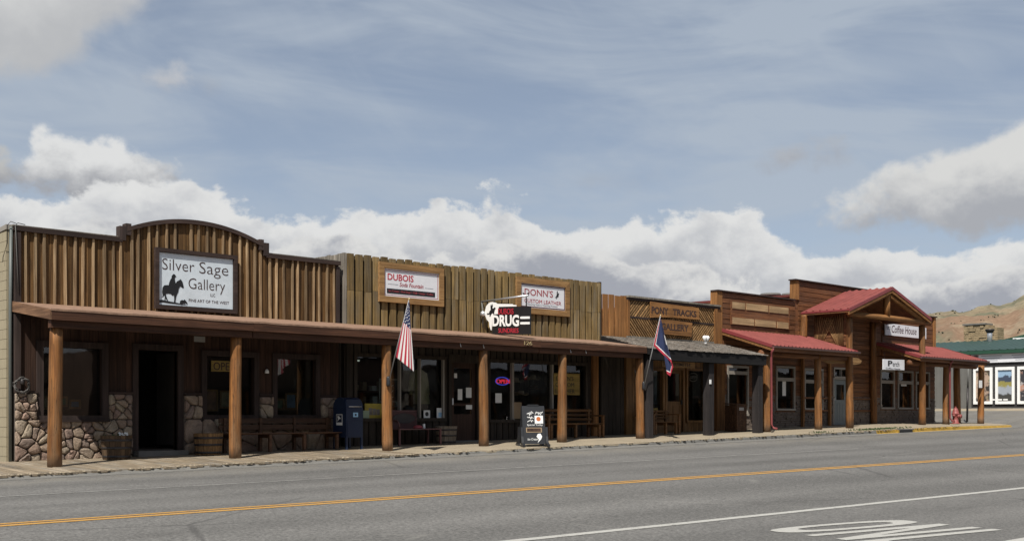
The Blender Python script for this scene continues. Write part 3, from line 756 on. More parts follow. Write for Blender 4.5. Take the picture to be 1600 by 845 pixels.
def stones(part, x0, x1, z0, z1, y, n, rng, proud=.10, mat=None):
    W, H = x1 - x0, z1 - z0
    pts = []
    cols = max(1, round(math.sqrt(n * W / H))); rows = max(1, round(n / cols))
    for i in range(cols):
        for j in range(rows):
            pts.append([x0 + W * (i + .5 + rng.uniform(-.48, .48) + (.25 if j % 2 else -.25)) / cols, z0 + H * (j + .5 + rng.uniform(-.46, .46)) / rows])
            if rng.random() < .3: pts.append([pts[-1][0] + rng.uniform(.1, .16) * rng.choice((-1, 1)), pts[-1][1] + rng.uniform(-.14, .14)])
    for k, p in enumerate(pts):
        poly = [(x0, z0), (x1, z0), (x1, z1), (x0, z1)]
        for l, q in enumerate(pts):
            if l == k: continue
            mx, mz = (p[0] + q[0]) / 2, (p[1] + q[1]) / 2; dx, dz = q[0] - p[0], q[1] - p[1]
            new = []
            for i in range(len(poly)):
                a, b = poly[i], poly[(i + 1) % len(poly)]
                sa = (a[0] - mx) * dx + (a[1] - mz) * dz; sb = (b[0] - mx) * dx + (b[1] - mz) * dz
                if sa <= 0: new.append(a)
                if (sa < 0 < sb) or (sb < 0 < sa):
                    t = sa / (sa - sb); new.append((a[0] + (b[0] - a[0]) * t, a[1] + (b[1] - a[1]) * t))
            poly = new
            if len(poly) < 3: break
        if len(poly) < 3: continue
        cx = sum(a[0] for a in poly) / len(poly); cz = sum(a[1] for a in poly) / len(poly)
        ch = []
        for i in range(len(poly)):
            a, b = poly[i], poly[(i + 1) % len(poly)]
            for s in (.18, .82): ch.append((a[0] + (b[0] - a[0]) * s, a[1] + (b[1] - a[1]) * s))
        def ring(shr, yy, j=0):
            o = []
            for a, b in ch:
                dx, dz = a - cx, b - cz; L = math.hypot(dx, dz) + 1e-6; s = max(.3, (L - shr) / L)
                o.append((cx + dx * s, yy + rng.uniform(-j, j), cz + dz * s))
            return o
        pr = proud * rng.uniform(.7, 1.25)
        v, f = [], []
        ringgeo([ring(.006, y), ring(.008, y - pr * .55), ring(.018, y - pr * .9, .006), ring(.045, y - pr, .014)], v, f, caps=False)
        m = len(ch); v.append((cx + rng.uniform(-.05, .05), y - pr * rng.uniform(.95, 1.15), cz + rng.uniform(-.04, .04))); c = len(v) - 1
        f += [(3 * m + i, 3 * m + (i + 1) % m, c) for i in range(m)]
        meshobj('stone', part, v, f, mat or mStone, True)
def ledge(name, root, x0, x1, zf, z1, y, ops=(), h=.075):
    """thin stacked stone veneer"""
    v, f = [], []; z = zf(x0) if callable(zf) else zf; zmin = z
    row = 0
    while z < z1 - .02:
        hh = h * R.uniform(.7, 1.3); x = x0 - R.uniform(0, .2)
        while x < x1:
            l = R.uniform(.12, .42); a, b = max(x0, x), min(x1, x + l - .012)
            if b - a > .03 and not any(o[0] - .02 < (a + b) / 2 < o[1] + .02 and o[2] - .02 < z + hh / 2 < o[3] + .02 for o in ops):
                boxgeo((a, y - R.uniform(.02, .06), z), (b, y, min(z1, z + hh - .01)), v, f)
            x += l
        z += hh
    return tag(meshobj(name, root, v, f, mLedge), kind='stuff')
def post(name, root, x, y, z0, z1, r, mat=None):
    pts = []; k = 11; ph = R.uniform(0, 6)
    for i in range(k): s = i / (k - 1); pts.append((x + .018 * math.sin(ph + 3 * s), y + .018 * math.cos(ph + 2.3 * s), z0 + (z1 - z0) * s))
    return tube(name, root, pts, [r * (1.06 - .13 * i / (k - 1) + R.uniform(-.035, .035)) for i in range(k)], mat or mPost, 14)

# ------------------------------------------------------------------ stone-based gallery (left)
X0, X1 = UX(21, YW), UX(529, YW)
zf1 = lambda x: zw(x, 23.95)
def gallery():
    b = thing('western_storefront', 'brown board and batten storefront with arched false front and fieldstone base', 'building', (X0, YW, zf1(X0)))
    TOP = Z(3.80); ztop = Z(3.865)
    xa0, xa1 = UX(189, YW), UX(413, YW); xac = (xa0 + xa1) / 2; hw = (xa1 - xa0) / 2
    zs, za = Z(4.05), Z(4.44); sag = za - zs; RR = (hw * hw + sag * sag) / (2 * sag)
    arch = lambda x: za - RR + math.sqrt(max(0, RR * RR - (x - xac) ** 2))
    top = lambda x: (arch(x) - .05 if xa0 + .02 < x < xa1 - .02 else TOP)
    zb = Z(2.25)
    def backing(lo, hi): return ((lo, YW, zb), (hi, YW + .12, min(top(lo), top(hi)) - .02))
    n = 24; step = (xa1 - xa0) / n
    fac = boxes('false_front', b, [backing(X0 + .02, xa0)] + [backing(xa0 + .03 + i * (step - .0025), xa0 + .03 + (i + 1) * (step - .0025)) for i in range(n)] + [backing(xa1, X1)], mB1)
    s = .205
    vboards('board', fac, X0 + .12, X1 - .1, zb, top, YW - .001, .02, s, .006, mB1)
    nb = int((X1 - X0 - .2) / s)
    for i in range(nb + 1):
        x = X0 + .22 + i * s + R.uniform(-.035, .035)
        if x > X1 - .12: break
        t = R.uniform(.036, .048)
        if abs(x - UX(286, YW)) < .06: continue
        box('batten', fac, (x - .026, YW - .024 - t, zb + R.uniform(0, .02)), (x + .026 + R.uniform(-.010, .006), YW - .0245, top(x) + .0), mB1bat, (0, R.uniform(-.011, .011), 0))
    # dark trim along the top, the arch and the ends
    for a, c in ((X0, xa0), (xa1, X1)): box('top_trim', b, (a, YW - .10, TOP - .035), (c, YW + .10, ztop), mTrim)
    box('coping', b, (X0 - .02, YW - .02, ztop + .001), (xa0 - .02, YW + .35, ztop + .03), mGreyW)
    box('coping', b, (xa1 + .02, YW - .02, ztop + .001), (X1, YW + .35, ztop + .03), mGreyW)
    v, f = [], []; m = 28; rings = []
    for i in range(m + 1):
        x = xa0 + .10 + (xa1 - xa0 - .2) * i / m; z = arch(x)
        rings.append([(x, YW - .11, z - .095), (x, YW + .12, z - .095), (x, YW + .12, z + .0), (x, YW - .11, z + .0)])
    ringgeo(rings, v, f); meshobj('arch_trim', b, v, f, mTrim)
    for x, sgn in ((xa0, 1), (xa1, -1)):
        box('step_trim', b, (min(x - sgn * .07, x + sgn * .07), YW - .105, TOP - .0), (max(x - sgn * .07, x + sgn * .07), YW + .09, zs + .06), mTrimZ)
        box('step_cap', b, (min(x + sgn * .072, x + sgn * .19), YW - .105, zs - .12), (max(x + sgn * .072, x + sgn * .19), YW + .09, zs + .13), mTrimZ)
    box('corner_trim', b, (X0, YW - .09, zb), (X0 + .12, YW, TOP - .065), mTrimZ)
    box('corner_trim', b, (X1 - .10, YW - .06, zb), (X1, YW, TOP - .065), mTrimZ)
    # lower wall
    zt = zb - .01; F = lambda u: UX(u, YW)
    w1 = (F(66), F(158), Z(-.01), Z(1.42)); dr = (F(214), F(276), zf1(11.6) + .21, Z(1.44)); w2 = (F(321), F(395), Z(.0), Z(1.36)); w3 = (F(431), F(491), Z(.0), Z(1.36))
    ops = [w1, dr, w2, w3]
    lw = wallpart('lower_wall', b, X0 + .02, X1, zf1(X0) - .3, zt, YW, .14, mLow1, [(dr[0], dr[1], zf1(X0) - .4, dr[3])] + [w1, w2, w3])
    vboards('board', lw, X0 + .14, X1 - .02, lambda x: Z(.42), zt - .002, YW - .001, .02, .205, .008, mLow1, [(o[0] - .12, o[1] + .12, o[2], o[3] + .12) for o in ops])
    box('corner_trim', b, (X0, YW - .085, Z(.46)), (X0 + .12, YW, zt), mTrimZ)
    for o in (w1, w2, w3): window(b, *o, YW, .13, mTrimZ, .08)
    for o, u in ((w2, 388), (w3, 478)): pass
    # open doorway
    d = boxes('door_frame', b, [((dr[0] - .13, YW - .08, dr[2] - .1), (dr[0], YW + .1, dr[3])), ((dr[1], YW - .08, dr[2] - .1), (dr[1] + .13, YW + .1, dr[3])), ((dr[0] - .13, YW - .08, dr[3] + .001), (dr[1] + .13, YW + .1, dr[3] + .13))], mTrimZ)
    box('door', b, (dr[1] + .03, YW + .16, dr[2]), (dr[1] + .07, YW + 1.05, dr[3] - .02), mInt)  # open leaf takes the dark room colour, doorway shade put into its tone
    box('door_step', b, (dr[0] - .12, YW - .34, zf1(11.6) - .02), (dr[1] + .12, YW + .16, dr[2] - .105), mConc)
    # stone base and piers
    rng = random.Random(11); zfl = lambda x: zf1(x) - .03
    st = boxes('stone_base', b, [((X0 + .01, YW - .07, zf1(X0) - .2), (dr[0] - .13, YW - .002, Z(-.09)))] + [((dr[1] + .13, YW - .07, zf1(X0) - .2), (X1 - .12, YW - .002, Z(-.08)))] +
        [((a, YW - .07, c), (e, YW - .002, Z(.44))) for a, e, c in ((X0 + .01, w1[0] - .13, Z(-.089)), (w1[1] + .13, dr[0] - .13, Z(-.089)), (dr[1] + .13, w2[0] - .13, Z(-.079)), (w2[1] + .13, w3[0] - .13, Z(-.079)), (w3[1] + .13, X1 - .12, Z(-.079)))], mMortar)
    ys = YW - .068
    stones(st, X0, w1[0] - .14, Z(-.1), Z(.45), ys, 10, rng, .07)
    stones(st, X0, dr[0] - .15, zf1(9.8) - .04, Z(-.10), ys, 46, rng, .075)
    stones(st, w1[1] + .14, dr[0] - .15, Z(-.1), Z(.45), ys, 8, rng, .07)
    stones(st, dr[1] + .15, w2[0] - .14, Z(-.09), Z(.45), ys, 4, rng, .09)
    stones(st, dr[1] + .15, X1 - .14, zf1(14.4) - .05, Z(-.09), ys, 26, rng, .09)
    stones(st, w2[1] + .14, w3[0] - .14, Z(-.08), Z(.44), ys, 2, rng, .09)
    stones(st, w3[1] + .14, X1 - .14, Z(-.08), Z(.44), ys, 4, rng, .09)
    for a, e in ((X0, w1[0] - .13), (w1[1] + .13, dr[0] - .13), (dr[1] + .13, w2[0] - .13), (w2[1] + .13, w3[0] - .13), (w3[1] + .13, X1 - .13)):
        box('ledger_trim', b, (a, YW - .11, Z(.451)), (e, YW - .001, Z(.50)), mTrim)
    box('window_sill', b, (w1[0] - .12, YW - .2, Z(-.175 + .03)), (w1[1] + .12, YW - .09, Z(-.10)), mTrim)
    # painted block side wall
    sw = boxes('side_wall', b, [((X0 - .10, YW + .05, zf1(X0) - .5), (X0 - .025, 36, Z(3.87)))], mTanJ)
    zz = zf1(X0) - .1; k = 0
    while zz < Z(3.72):
        y = YW + .052 + (0 if k % 2 else .0)
        for j in range(3):
            l = (.2 if (k % 2 and j == 0) else .4)
            box('block', sw, (X0 - .125, y + .003, zz + .004), (X0 - .1005, y + l - .003, zz + .196), mTan); y += l
        box('block_course', sw, (X0 - .125, y + .003, zz + .004), (X0 - .1005, 36, zz + .196), mTan)
        zz += .2; k += 1
    # roofline of the side wall climbing to the back, white edge
    v = [(X0 - .14, YW + .03, Z(3.79)), (X0 - .14, 36, Z(2.95)), (X0 - .14, 36, Z(3.02)), (X0 - .14, YW + .03, Z(3.89))]
    v += [(x + .2, y, z) for x, y, z in v]; meshobj('roof_edge', b, v, [(0, 1, 2, 3), (4, 7, 6, 5), (0, 4, 5, 1), (1, 5, 6, 2), (2, 6, 7, 3), (3, 7, 4, 0)], mWhiteT)
    tube('drainpipe', b, [(X0 - .06, YW + .0, zf1(X0)), (X0 - .06, YW + .0, Z(2.3)), (X0 - .055, YW - .02, Z(3.84))], .035, plain('grey_green_pipe', (.17, .19, .18), .5, .1), 8)
    tube('cable', b, [(X0 + .04, YW - .1, Z(3.9)), (X0 - .1, YW - .13, Z(3.93)), (X0 - .14, YW - .06, Z(3.86)), (X0 - .13, YW - .02, Z(3.5)), (X0 - .17, YW + .1, Z(3.22)), (X0 - .17, YW + .12, Z(3.12))], .008, mIron, 5)
    tube('cable', b, [(X0 + .2, YW - .1, Z(3.9)), (X0 + .05, YW - .1, Z(3.92)), (X0 + .0, YW - .11, Z(3.85)), (X0 + .06, YW - .11, Z(2.5))], .009, mGreyWall, 5)
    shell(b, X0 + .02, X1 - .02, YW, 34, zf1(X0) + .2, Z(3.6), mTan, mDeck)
    return b, dr, w1, w2, w3
gal, g_dr, g_w1, g_w2, g_w3 = gallery()

# ------------------------------------------------------------------ drug store (second)
A0, A1 = UX(538, YW), UX(935, YW)
zf2 = lambda x: zw(x, 23.95)
def drugstore():
    b = thing('western_storefront', 'weathered tan plank storefront with a tall flat false front', 'building', (A0, YW, zf2(A0)))
    top = Z(4.105); zb = Z(2.25); zj = Z(3.17)
    fac = boxes('false_front', b, [((A0, YW, zb), (A1, YW + .1, top - .04))], mB2back)
    s = .268; n = int((A1 - A0) / s)
    for i in range(n + 1):
        x = A0 + .055 + i * s; w = .185 + R.uniform(-.008, .008)
        if x > A1 - .05: break
        t = R.uniform(.075, .095); c = min(x + w, A1)
        j = zj + R.uniform(-.03, .03)
        box('board', fac, (x, YW - t, j + .006), (c, YW - .001, top + R.uniform(-.03, .012)), mB2)
        box('board', fac, (x, YW - t - R.uniform(-.01, .01), zb), (c + R.uniform(-.006, .006), YW - .001, j), mB2)
    box('corner_post', b, (A0 - .05, YW - .06, zb), (A0 + .03, YW + .06, top), mGreyW)
    box('corner_post', b, (A1 - .02, YW - .07, zb), (A1 + .06, YW + .06, top + .02), mTrimZ)
    sd = boxes('side_parapet', b, [((A0 - .03, YW + .07, Z(3.3)), (A0 + .0, 30, top - .03))], mGreyW)
    y = YW + .08
    while y < 30:
        w = R.uniform(.15, .2); box('board', sd, (A0 - .055, y, Z(3.3)), (A0 - .031, y + w - .01, top + R.uniform(-.02, .01)), mGreyW); y += w
    zt = zb - .01; F = lambda u: UX(u, YW)
    wA = (F(556), F(691), Z(-.08), Z(1.50)); dr = (F(704), F(744), zf2(20.6) + .04, Z(1.45)); wB = (F(764), F(913), Z(-.13), Z(1.50))
    ops = [wA, (dr[0], dr[1], zf2(A0) - .4, dr[3]), wB]
    lw = wallpart('lower_wall', b, A0, A1, zf2(A0) - .2, zt, YW, .14, mB2back, ops)
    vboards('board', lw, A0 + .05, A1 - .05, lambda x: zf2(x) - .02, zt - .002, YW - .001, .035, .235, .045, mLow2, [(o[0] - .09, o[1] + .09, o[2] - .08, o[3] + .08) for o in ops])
    window(b, *wA, YW, .09, mLow2, .07, mull=(F(624), F(655)), mw=.045, mmat=mWhiteT)
    window(b, *wB, YW, .09, mLow2, .07, mull=(F(800), F(862)), mw=.07, mmat=mWhiteT)
    box('jamb_trim', b, (wA[1] - .035, YW - .085, wA[2]), (wA[1] + .01, YW - .0, wA[3]), mWhiteT)
    boxes('door_frame', b, [((dr[0] - .1, YW - .06, dr[2]), (dr[0], YW + .1, dr[3])), ((dr[1], YW - .06, dr[2]), (dr[1] + .1, YW + .1, dr[3])), ((dr[0] - .1, YW - .06, dr[3] + .001), (dr[1] + .1, YW + .1, dr[3] + .22))], mLow2)
    xm = (dr[0] + dr[1]) / 2
    door = boxes('door', b, [((dr[0], YW + .03, dr[2]), (dr[0] + .14, YW + .075, dr[3])), ((dr[1] - .14, YW + .03, dr[2]), (dr[1], YW + .075, dr[3])), ((dr[0] + .14, YW + .03, dr[3] - .16), (dr[1] - .14, YW + .075, dr[3])),
        ((dr[0] + .14, YW + .03, dr[2]), (dr[1] - .14, YW + .075, dr[2] + .72)), ((dr[0] + .14, YW + .03, dr[2] + .95), (dr[1] - .14, YW + .075, dr[2] + 1.02))], mDoorD)
    box('pane', door, (dr[0] + .14, YW + .05, dr[2] + 1.02), (dr[1] - .14, YW + .056, dr[3] - .16), mGlass)
    box('pane', door, (dr[0] + .14, YW + .05, dr[2] + .72), (dr[1] - .14, YW + .056, dr[2] + .95), mGlass)
    for i, (fx, fz, w, h) in enumerate(((.16, .80, .10, .13), (.62, .55, .2, .28), (.3, .52, .16, .3), (.62, .40, .22, .12))):
        x = dr[0] + (dr[1] - dr[0]) * fx; z = dr[2] + (dr[3] - dr[2]) * fz; box('paper_notice', door, (x, YW + .02, z), (x + w, YW + .028, z + h), mPaper)
    box('handle', door, (dr[0] + .05, YW - .02, dr[2] + .98), (dr[0] + .09, YW + .03, dr[2] + 1.16), mMetal)
    box('threshold', b, (dr[0] - .3, YW - .2, zf2(20.6) - .03), (dr[1] + .3, YW + .14, zf2(20.6) + .035), mConc)
    box('end_post', b, (F(922), YW - .14, zf2(A1) - .05), (F(930), YW - .001, zt), mOrange)
    box('tube_light', b, (F(566), YW + .8, Z(1.42)), (F(590), YW + .86, Z(1.46)), mTubeL)
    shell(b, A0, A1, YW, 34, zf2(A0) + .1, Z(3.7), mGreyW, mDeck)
    return b, wA, dr, wB
drug, d_wA, d_dr, d_wB = drugstore()

# ------------------------------------------------------------------ long brown canopy over the two shops
def long_canopy():
    xe = UX(1009, 22.0)
    c = thing('porch_canopy', 'long brown porch canopy on peeled log posts along the two left shops', 'canopy', (X0, 22.0, zw(X0, 22)))
    z0, z1 = Z(2.02), Z(2.315); ye = 22.0; th = .05
    v, f = [], []
    n = 60; rings = []
    for i in range(n + 1):
        x = X0 - .02 + (xe - X0 + .02) * i / n; j = R.uniform(-.008, .008)
        rings.append([(x, YW - .025, z1 - .06), (x, YW - .025, z1), (x, ye - .03, z0 + .02 + j), (x, ye - .03, z0 - .02 + j)])
    ringgeo(rings, v, f); deck = meshobj('roof_deck', c, v, f, mDeck)
    # rafters and board ceiling below
    k = 0; x = X0 + .3
    while x < xe - .2:
        vv = [(x, YW - .03, z1 - .07), (x, ye + .05, z0 - .03), (x, ye + .05, z0 - .15), (x, YW - .03, z1 - .22)]
        vv += [(a + .05, b_, d) for a, b_, d in vv]
        meshobj('rafter', c, vv, [(0, 1, 2, 3), (7, 6, 5, 4), (0, 4, 5, 1), (1, 5, 6, 2), (2, 6, 7, 3), (3, 7, 4, 0)], mFascia); x += 1.2
    L = (xe - X0) / 4
    for i in range(4): box('fascia_board', c, (X0 + L * i, ye - .02 - .004 * (i % 2), z0 - .19), (X0 + L * (i + 1) - .004, ye + .03, z0 - .0205), mFascia)
    for i in range(4): box('beam', c, (X0 + .02 + L * i, ye + .06, z0 - .335), (X0 + L * (i + 1) - .003 - (.04 if i == 3 else 0), ye + .22 + .003 * (i % 2), z0 - .192), mFascia)
    # sloping board at the left end, sunlight put into its paler colour
    vv = [(X0 - .03, YW - .0, z1 + .01), (X0 - .03, ye - .02, z0 - .0), (X0 - .03, ye - .02, z0 - .19), (X0 - .03, YW, z1 - .20)]
    vv += [(a + .028, b_, d) for a, b_, d in vv]
    meshobj('end_board', c, vv, [(0, 1, 2, 3), (7, 6, 5, 4), (0, 4, 5, 1), (1, 5, 6, 2), (2, 6, 7, 3), (3, 7, 4, 0)], wood('sunlit_end_board_wood', (.34, .19, .105), (.2, .105, .06), 'y', var=.1))
    vv = [(xe - .03, YW - .0, z1 + .01), (xe - .03, ye - .02, z0 - .0), (xe - .03, ye - .02, z0 - .19), (xe - .03, YW, z1 - .20)]
    vv = [(a + .032, b_, d) for a, b_, d in vv] + [(a + .06, b_, d) for a, b_, d in vv]
    meshobj('end_board', c, vv, [(0, 1, 2, 3), (7, 6, 5, 4), (0, 4, 5, 1), (1, 5, 6, 2), (2, 6, 7, 3), (3, 7, 4, 0)], mFascia)
    for u in (87, 368.5, 604.5, 755, 878, 999.5):
        y = 22.2; x = UX(u, y); post('post', c, x, y, zw(x, y) - .02, z0 - .33, .128 + R.uniform(-.004, .006))
    for u, w in ((719, 0), (755, 0), (891, 0), (915, 0)):
        x = UX(u, 22.05); tube('hook', c, [(x, 22.05, z0 - .2), (x, 22.03, z0 - .26), (x + .012, 22.03, z0 - .29)], .009, mWhite, 6)
    xa, xb = UX(820, 21.95), UX(832, 21.95)
    text('house_number', c, '126', (xa, ye - .03, z0 - .15), (1, 0, 0), (0, 0, 1), xb - xa, .105, plain('brass_numeral', (.5, .38, .2), .4), ext=.012)
    return c
canopy1 = long_canopy()

# ------------------------------------------------------------------ pony gallery (third)
P0, P1 = A1 + .08, UX(1121, YW)
zf3 = lambda x: zw(x, 23.95)
def pony():
    b = thing('western_storefront', 'low orange cedar storefront with diagonal slat panels on its false front', 'building', (P0, YW, zf3(P0)))
    top = Z(3.80); zb = Z(2.38); F = lambda u: UX(u, YW)
    xl = F(978); xr = F(1113)
    fac = boxes('false_front', b, [((xl, YW, zb - .2), (P1 - .02, YW + .06, top - .06))], wood('slat_backing', (.05, .03, .018), (.03, .018, .012), 'x', knots=False))
    # five upright planks, sky between them
    us = [935.5, 941, 950.5, 960, 969.5, 978]
    for i in range(5): box('plank', b, (F(us[i]) + (.0 if i in (0, 4) else .012), YW - .03, zb - .1), (F(us[i + 1]) - (.045 if i < 3 else .012), YW + .01, top + R.uniform(-.04, .0) - .005 * i), mOrange)
    box('plank_rail', b, (P0, YW + .012, Z(3.18)), (xl, YW + .05, Z(3.26)), mB2back); box('plank_rail', b, (P0, YW + .012, Z(2.55)), (xl, YW + .05, Z(2.63)), mB2back)
    # panel frame
    zl, zm, zh = zb + .14, Z(3.12), top - .14
    box('frame_rail', b, (xl, YW - .10, zh + .0), (P1 + .03, YW + .08, top - .06), mTrim); box('frame_cap', b, (xl - .02, YW - .14, top - .059), (P1 + .03, YW + .12, top), mGreyW)
    box('frame_rail', b, (xl + .1, YW - .075, zm - .03), (xr, YW - .0, zm + .03), mTrim)
    box('frame_rail', b, (xl, YW - .08, zb), (xr, YW + .0, zl), mGreyW)
    box('frame_stile', b, (xl, YW - .085, zl), (xl + .1, YW + .01, zh), mOrange); box('frame_stile', b, (xr, YW - .12, zb - .2), (xr + .14, YW + .03, zh - .002), mOrange)
    box('end_post', b, (xr + .141, YW - .06, zb - .2), (P1, YW + .1, zh - .004), mOrange)
    xm = (xl + .1 + xr) / 2
    def slats(x0, x1, z0, z1, sgn):
        # diagonal strips clipped to the rectangle
        W, H = x1 - x0, z1 - z0; s = .125; w = .066
        k = -H
        d = k
        part = meshobj('slat_panel', b, [(x0, YW - .012, z0), (x1, YW - .012, z0), (x1, YW - .012, z1), (x0, YW - .012, z1), (x0, YW - .001, z0), (x1, YW - .001, z0), (x1, YW - .001, z1), (x0, YW - .001, z1)],
            [(0, 1, 2, 3), (7, 6, 5, 4), (0, 4, 5, 1), (1, 5, 6, 2), (2, 6, 7, 3), (3, 7, 4, 0)], mB2back)
        while d < W:
            pts = [(d, 0), (d + w, 0), (d + w + H, H), (d + H, H)]
            for side in (0, 1):
                lim = 0 if side == 0 else W; new = []
                for i in range(len(pts)):
                    a, c = pts[i], pts[(i + 1) % len(pts)]; ia = a[0] >= lim if side == 0 else a[0] <= lim; ic = c[0] >= lim if side == 0 else c[0] <= lim
                    if ia: new.append(a)
                    if ia != ic: t = (lim - a[0]) / (c[0] - a[0]); new.append((lim, a[1] + (c[1] - a[1]) * t))
                pts = new
                if len(pts) < 3: break
            if len(pts) >= 3:
                pp = [((a if sgn > 0 else W - a), c) for a, c in pts]
                prism('slat', part, pp, (x0, YW - .013, z0), (1, 0, 0), (0, 0, 1), R.uniform(.045, .06), mSlat)
            d += s
    xa, xb = xl + .1, xr
    slats(xa, xm, zm + .03, zh, 1); slats(xa, xm, zl, zm - .03, -1); slats(xm, xb, zm + .03, zh, -1); slats(xm, xb, zl, zm - .03, 1)
    # shop front
    zt = Z(2.17); zfl = zf3(29)
    wl = (F(989), F(1034), Z(-.05), Z(1.45)); dr = (F(1041), F(1066), zf3(29.9) + .03, Z(1.50)); wr = (F(1073), F(1101), Z(-.18), Z(1.50))
    lw = wallpart('lower_wall', b, F(975), P1, zf3(P0) - .2, zt, YW, .14, mDoorW, [wl, (dr[0], dr[1], zf3(P0) - .4, dr[3]), wr])
    vboards('board', lw, F(985), P1 - .02, lambda x: zf3(x) - .02, zt - .003, YW - .001, .02, .12, .008, mDoorW, [(o[0] - .08, o[1] + .08, o[2] - .08, o[3] + .08) for o in (wl, (dr[0], dr[1], -9, dr[3]), wr)])
    dk = boxes('dark_wall', b, [((P0, YW - .01, zf3(P0) - .2), (F(975), YW + .13, zt))], mB2back)
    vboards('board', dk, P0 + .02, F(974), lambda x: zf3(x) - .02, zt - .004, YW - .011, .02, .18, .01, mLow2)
    box('corner_post', b, (F(975), YW - .10, zf3(27) - .05), (F(985), YW - .002, zt), mDoorW)
    window(b, *wl, YW, .08, mDoorW, .07); window(b, *wr, YW, .08, mDoorW, .07)
    door = boxes('door', b, [((dr[0], YW + .02, dr[2]), (dr[0] + .1, YW + .07, dr[3])), ((dr[1] - .1, YW + .02, dr[2]), (dr[1], YW + .07, dr[3])), ((dr[0] + .1, YW + .02, dr[3] - .12), (dr[1] - .1, YW + .07, dr[3])),
        ((dr[0] + .1, YW + .035, dr[2]), (dr[1] - .1, YW + .06, dr[2] + .85)), ((dr[0] + .1, YW + .02, dr[2] + .85), (dr[1] - .1, YW + .07, dr[2] + 1.0)), ((dr[0] + .1, YW + .02, dr[2]), (dr[1] - .1, YW + .034, dr[2] + .16)),
        (((dr[0] + dr[1]) / 2 - .04, YW + .02, dr[2] + .161), ((dr[0] + dr[1]) / 2 + .04, YW + .034, dr[2] + .849))], mDoorW)
    box('pane', door, (dr[0] + .1, YW + .04, dr[2] + 1.0), (dr[1] - .1, YW + .046, dr[3] - .12), mGlass)
    box('handle', door, (dr[1] - .07, YW - .03, dr[2] + .9), (dr[1] - .03, YW + .02, dr[2] + 1.05), mIron)
    boxes('door_frame', b, [((dr[0] - .09, YW - .05, dr[2] - .03), (dr[0], YW + .1, dr[3] + .09)), ((dr[1], YW - .05, dr[2] - .03), (dr[1] + .09, YW + .1, dr[3] + .09)), ((dr[0], YW - .05, dr[3]), (dr[1], YW + .1, dr[3] + .09))], mDoorW)
    box('corner_post', b, (F(1114), YW - .16, zf3(P1) - .05), (F(1127), YW - .002, zt), mOrange)
    shell(b, P0 + .02, P1 - .02, YW, 34, zf3(P0) + .1, Z(3.4), mGreyW, mDeck)
    return b, wl, dr, wr
ponyb, p_wl, p_dr, p_wr = pony()

def shake_canopy():
    xe0, xe1 = UX(1009, 22.0) + .095, UX(1197, 21.9)
    c = thing('porch_canopy', 'shake-roofed porch canopy with black fascia on black square posts', 'canopy', (xe0, 21.9, zw(xe0, 21.9)))
    ye, z0, z1 = 21.9, Z(1.99), Z(2.50); sl = (z1 - z0) / (YW - ye)
    v = [(xe0, YW - .15, z1 - .09), (xe1, YW - .15, z1 - .09), (xe1, ye, z0 - .06), (xe0, ye, z0 - .06)]; v += [(a, b_, d - .05) for a, b_, d in v]
    meshobj('roof_deck', c, v, [(0, 1, 2, 3), (7, 6, 5, 4), (0, 4, 5, 1), (1, 5, 6, 2), (2, 6, 7, 3), (3, 7, 4, 0)], mBlackX)
    vv, ff = [], []; rows = 13
    for r in range(rows):
        y0 = ye - .05 + (YW - .13 - ye) * r / rows; x = xe0 - .02
        while x < xe1:
            w = R.uniform(.07, .17); a, b_ = x, min(x + w - .008, xe1 + .02); ya = y0 + R.uniform(-.03, .02); yb = min(y0 + .30, YW - .13); za = z0 + (ya - ye) * sl + .012 + R.uniform(0, .014); zb = z0 + (yb - ye) * sl - .01
            t = R.uniform(.015, .03); k = len(vv)
            vv += [(a, ya, za), (b_, ya, za), (b_, yb, zb), (a, yb, zb), (a, ya, za - t), (b_, ya, za - t), (b_, yb, zb - t), (a, yb, zb - t)]
            ff += [tuple(k + q for q in g) for g in ((0, 1, 2, 3), (7, 6, 5, 4), (0, 4, 5, 1), (1, 5, 6, 2), (2, 6, 7, 3), (3, 7, 4, 0))]; x += w
    tag(meshobj('shake', c, vv, ff, mShake), kind='stuff')
    m = (xe0 + xe1) / 2
    for a, e in ((xe0, m), (m + .004, xe1)): box('fascia_board', c, (a, ye - .01, z0 - .34), (e, ye + .04, z0 - .03), mBlackX)
    vv = [(xe0 - .03, YW - .13, z1 - .05), (xe0 - .03, ye, z0 - .03), (xe0 - .03, ye, z0 - .2), (xe0 - .03, YW - .13, z1 - .22)]
    for dx in (0, xe1 - xe0 + .03):
        q = [(a + dx, b_, d) for a, b_, d in vv]; q += [(a + .03, b_, d) for a, b_, d in q]
        meshobj('end_board', c, q, [(0, 1, 2, 3), (7, 6, 5, 4), (0, 4, 5, 1), (1, 5, 6, 2), (2, 6, 7, 3), (3, 7, 4, 0)], mBlackX)
    box('beam', c, (xe0, 22.05, z0 - .34), (xe1 - .02, 22.25, z0 - .14), mBlackX)
    for u in (1011.5, 1107, 1183.5):
        y = 22.15; x = UX(u, y); h = .125; o = boxes('post', c, [((x - h, y - h, zw(x, y) - .03), (x + h, y + h, z0 - .341))], mBlackW)
    x = UX(1110, 22); box('reflector', c, (x - .03, 21.99, Z(.98) + .0), (x + .04, 22.02, Z(1.12)), mWhite)
    return c
canopy2 = shake_canopy()

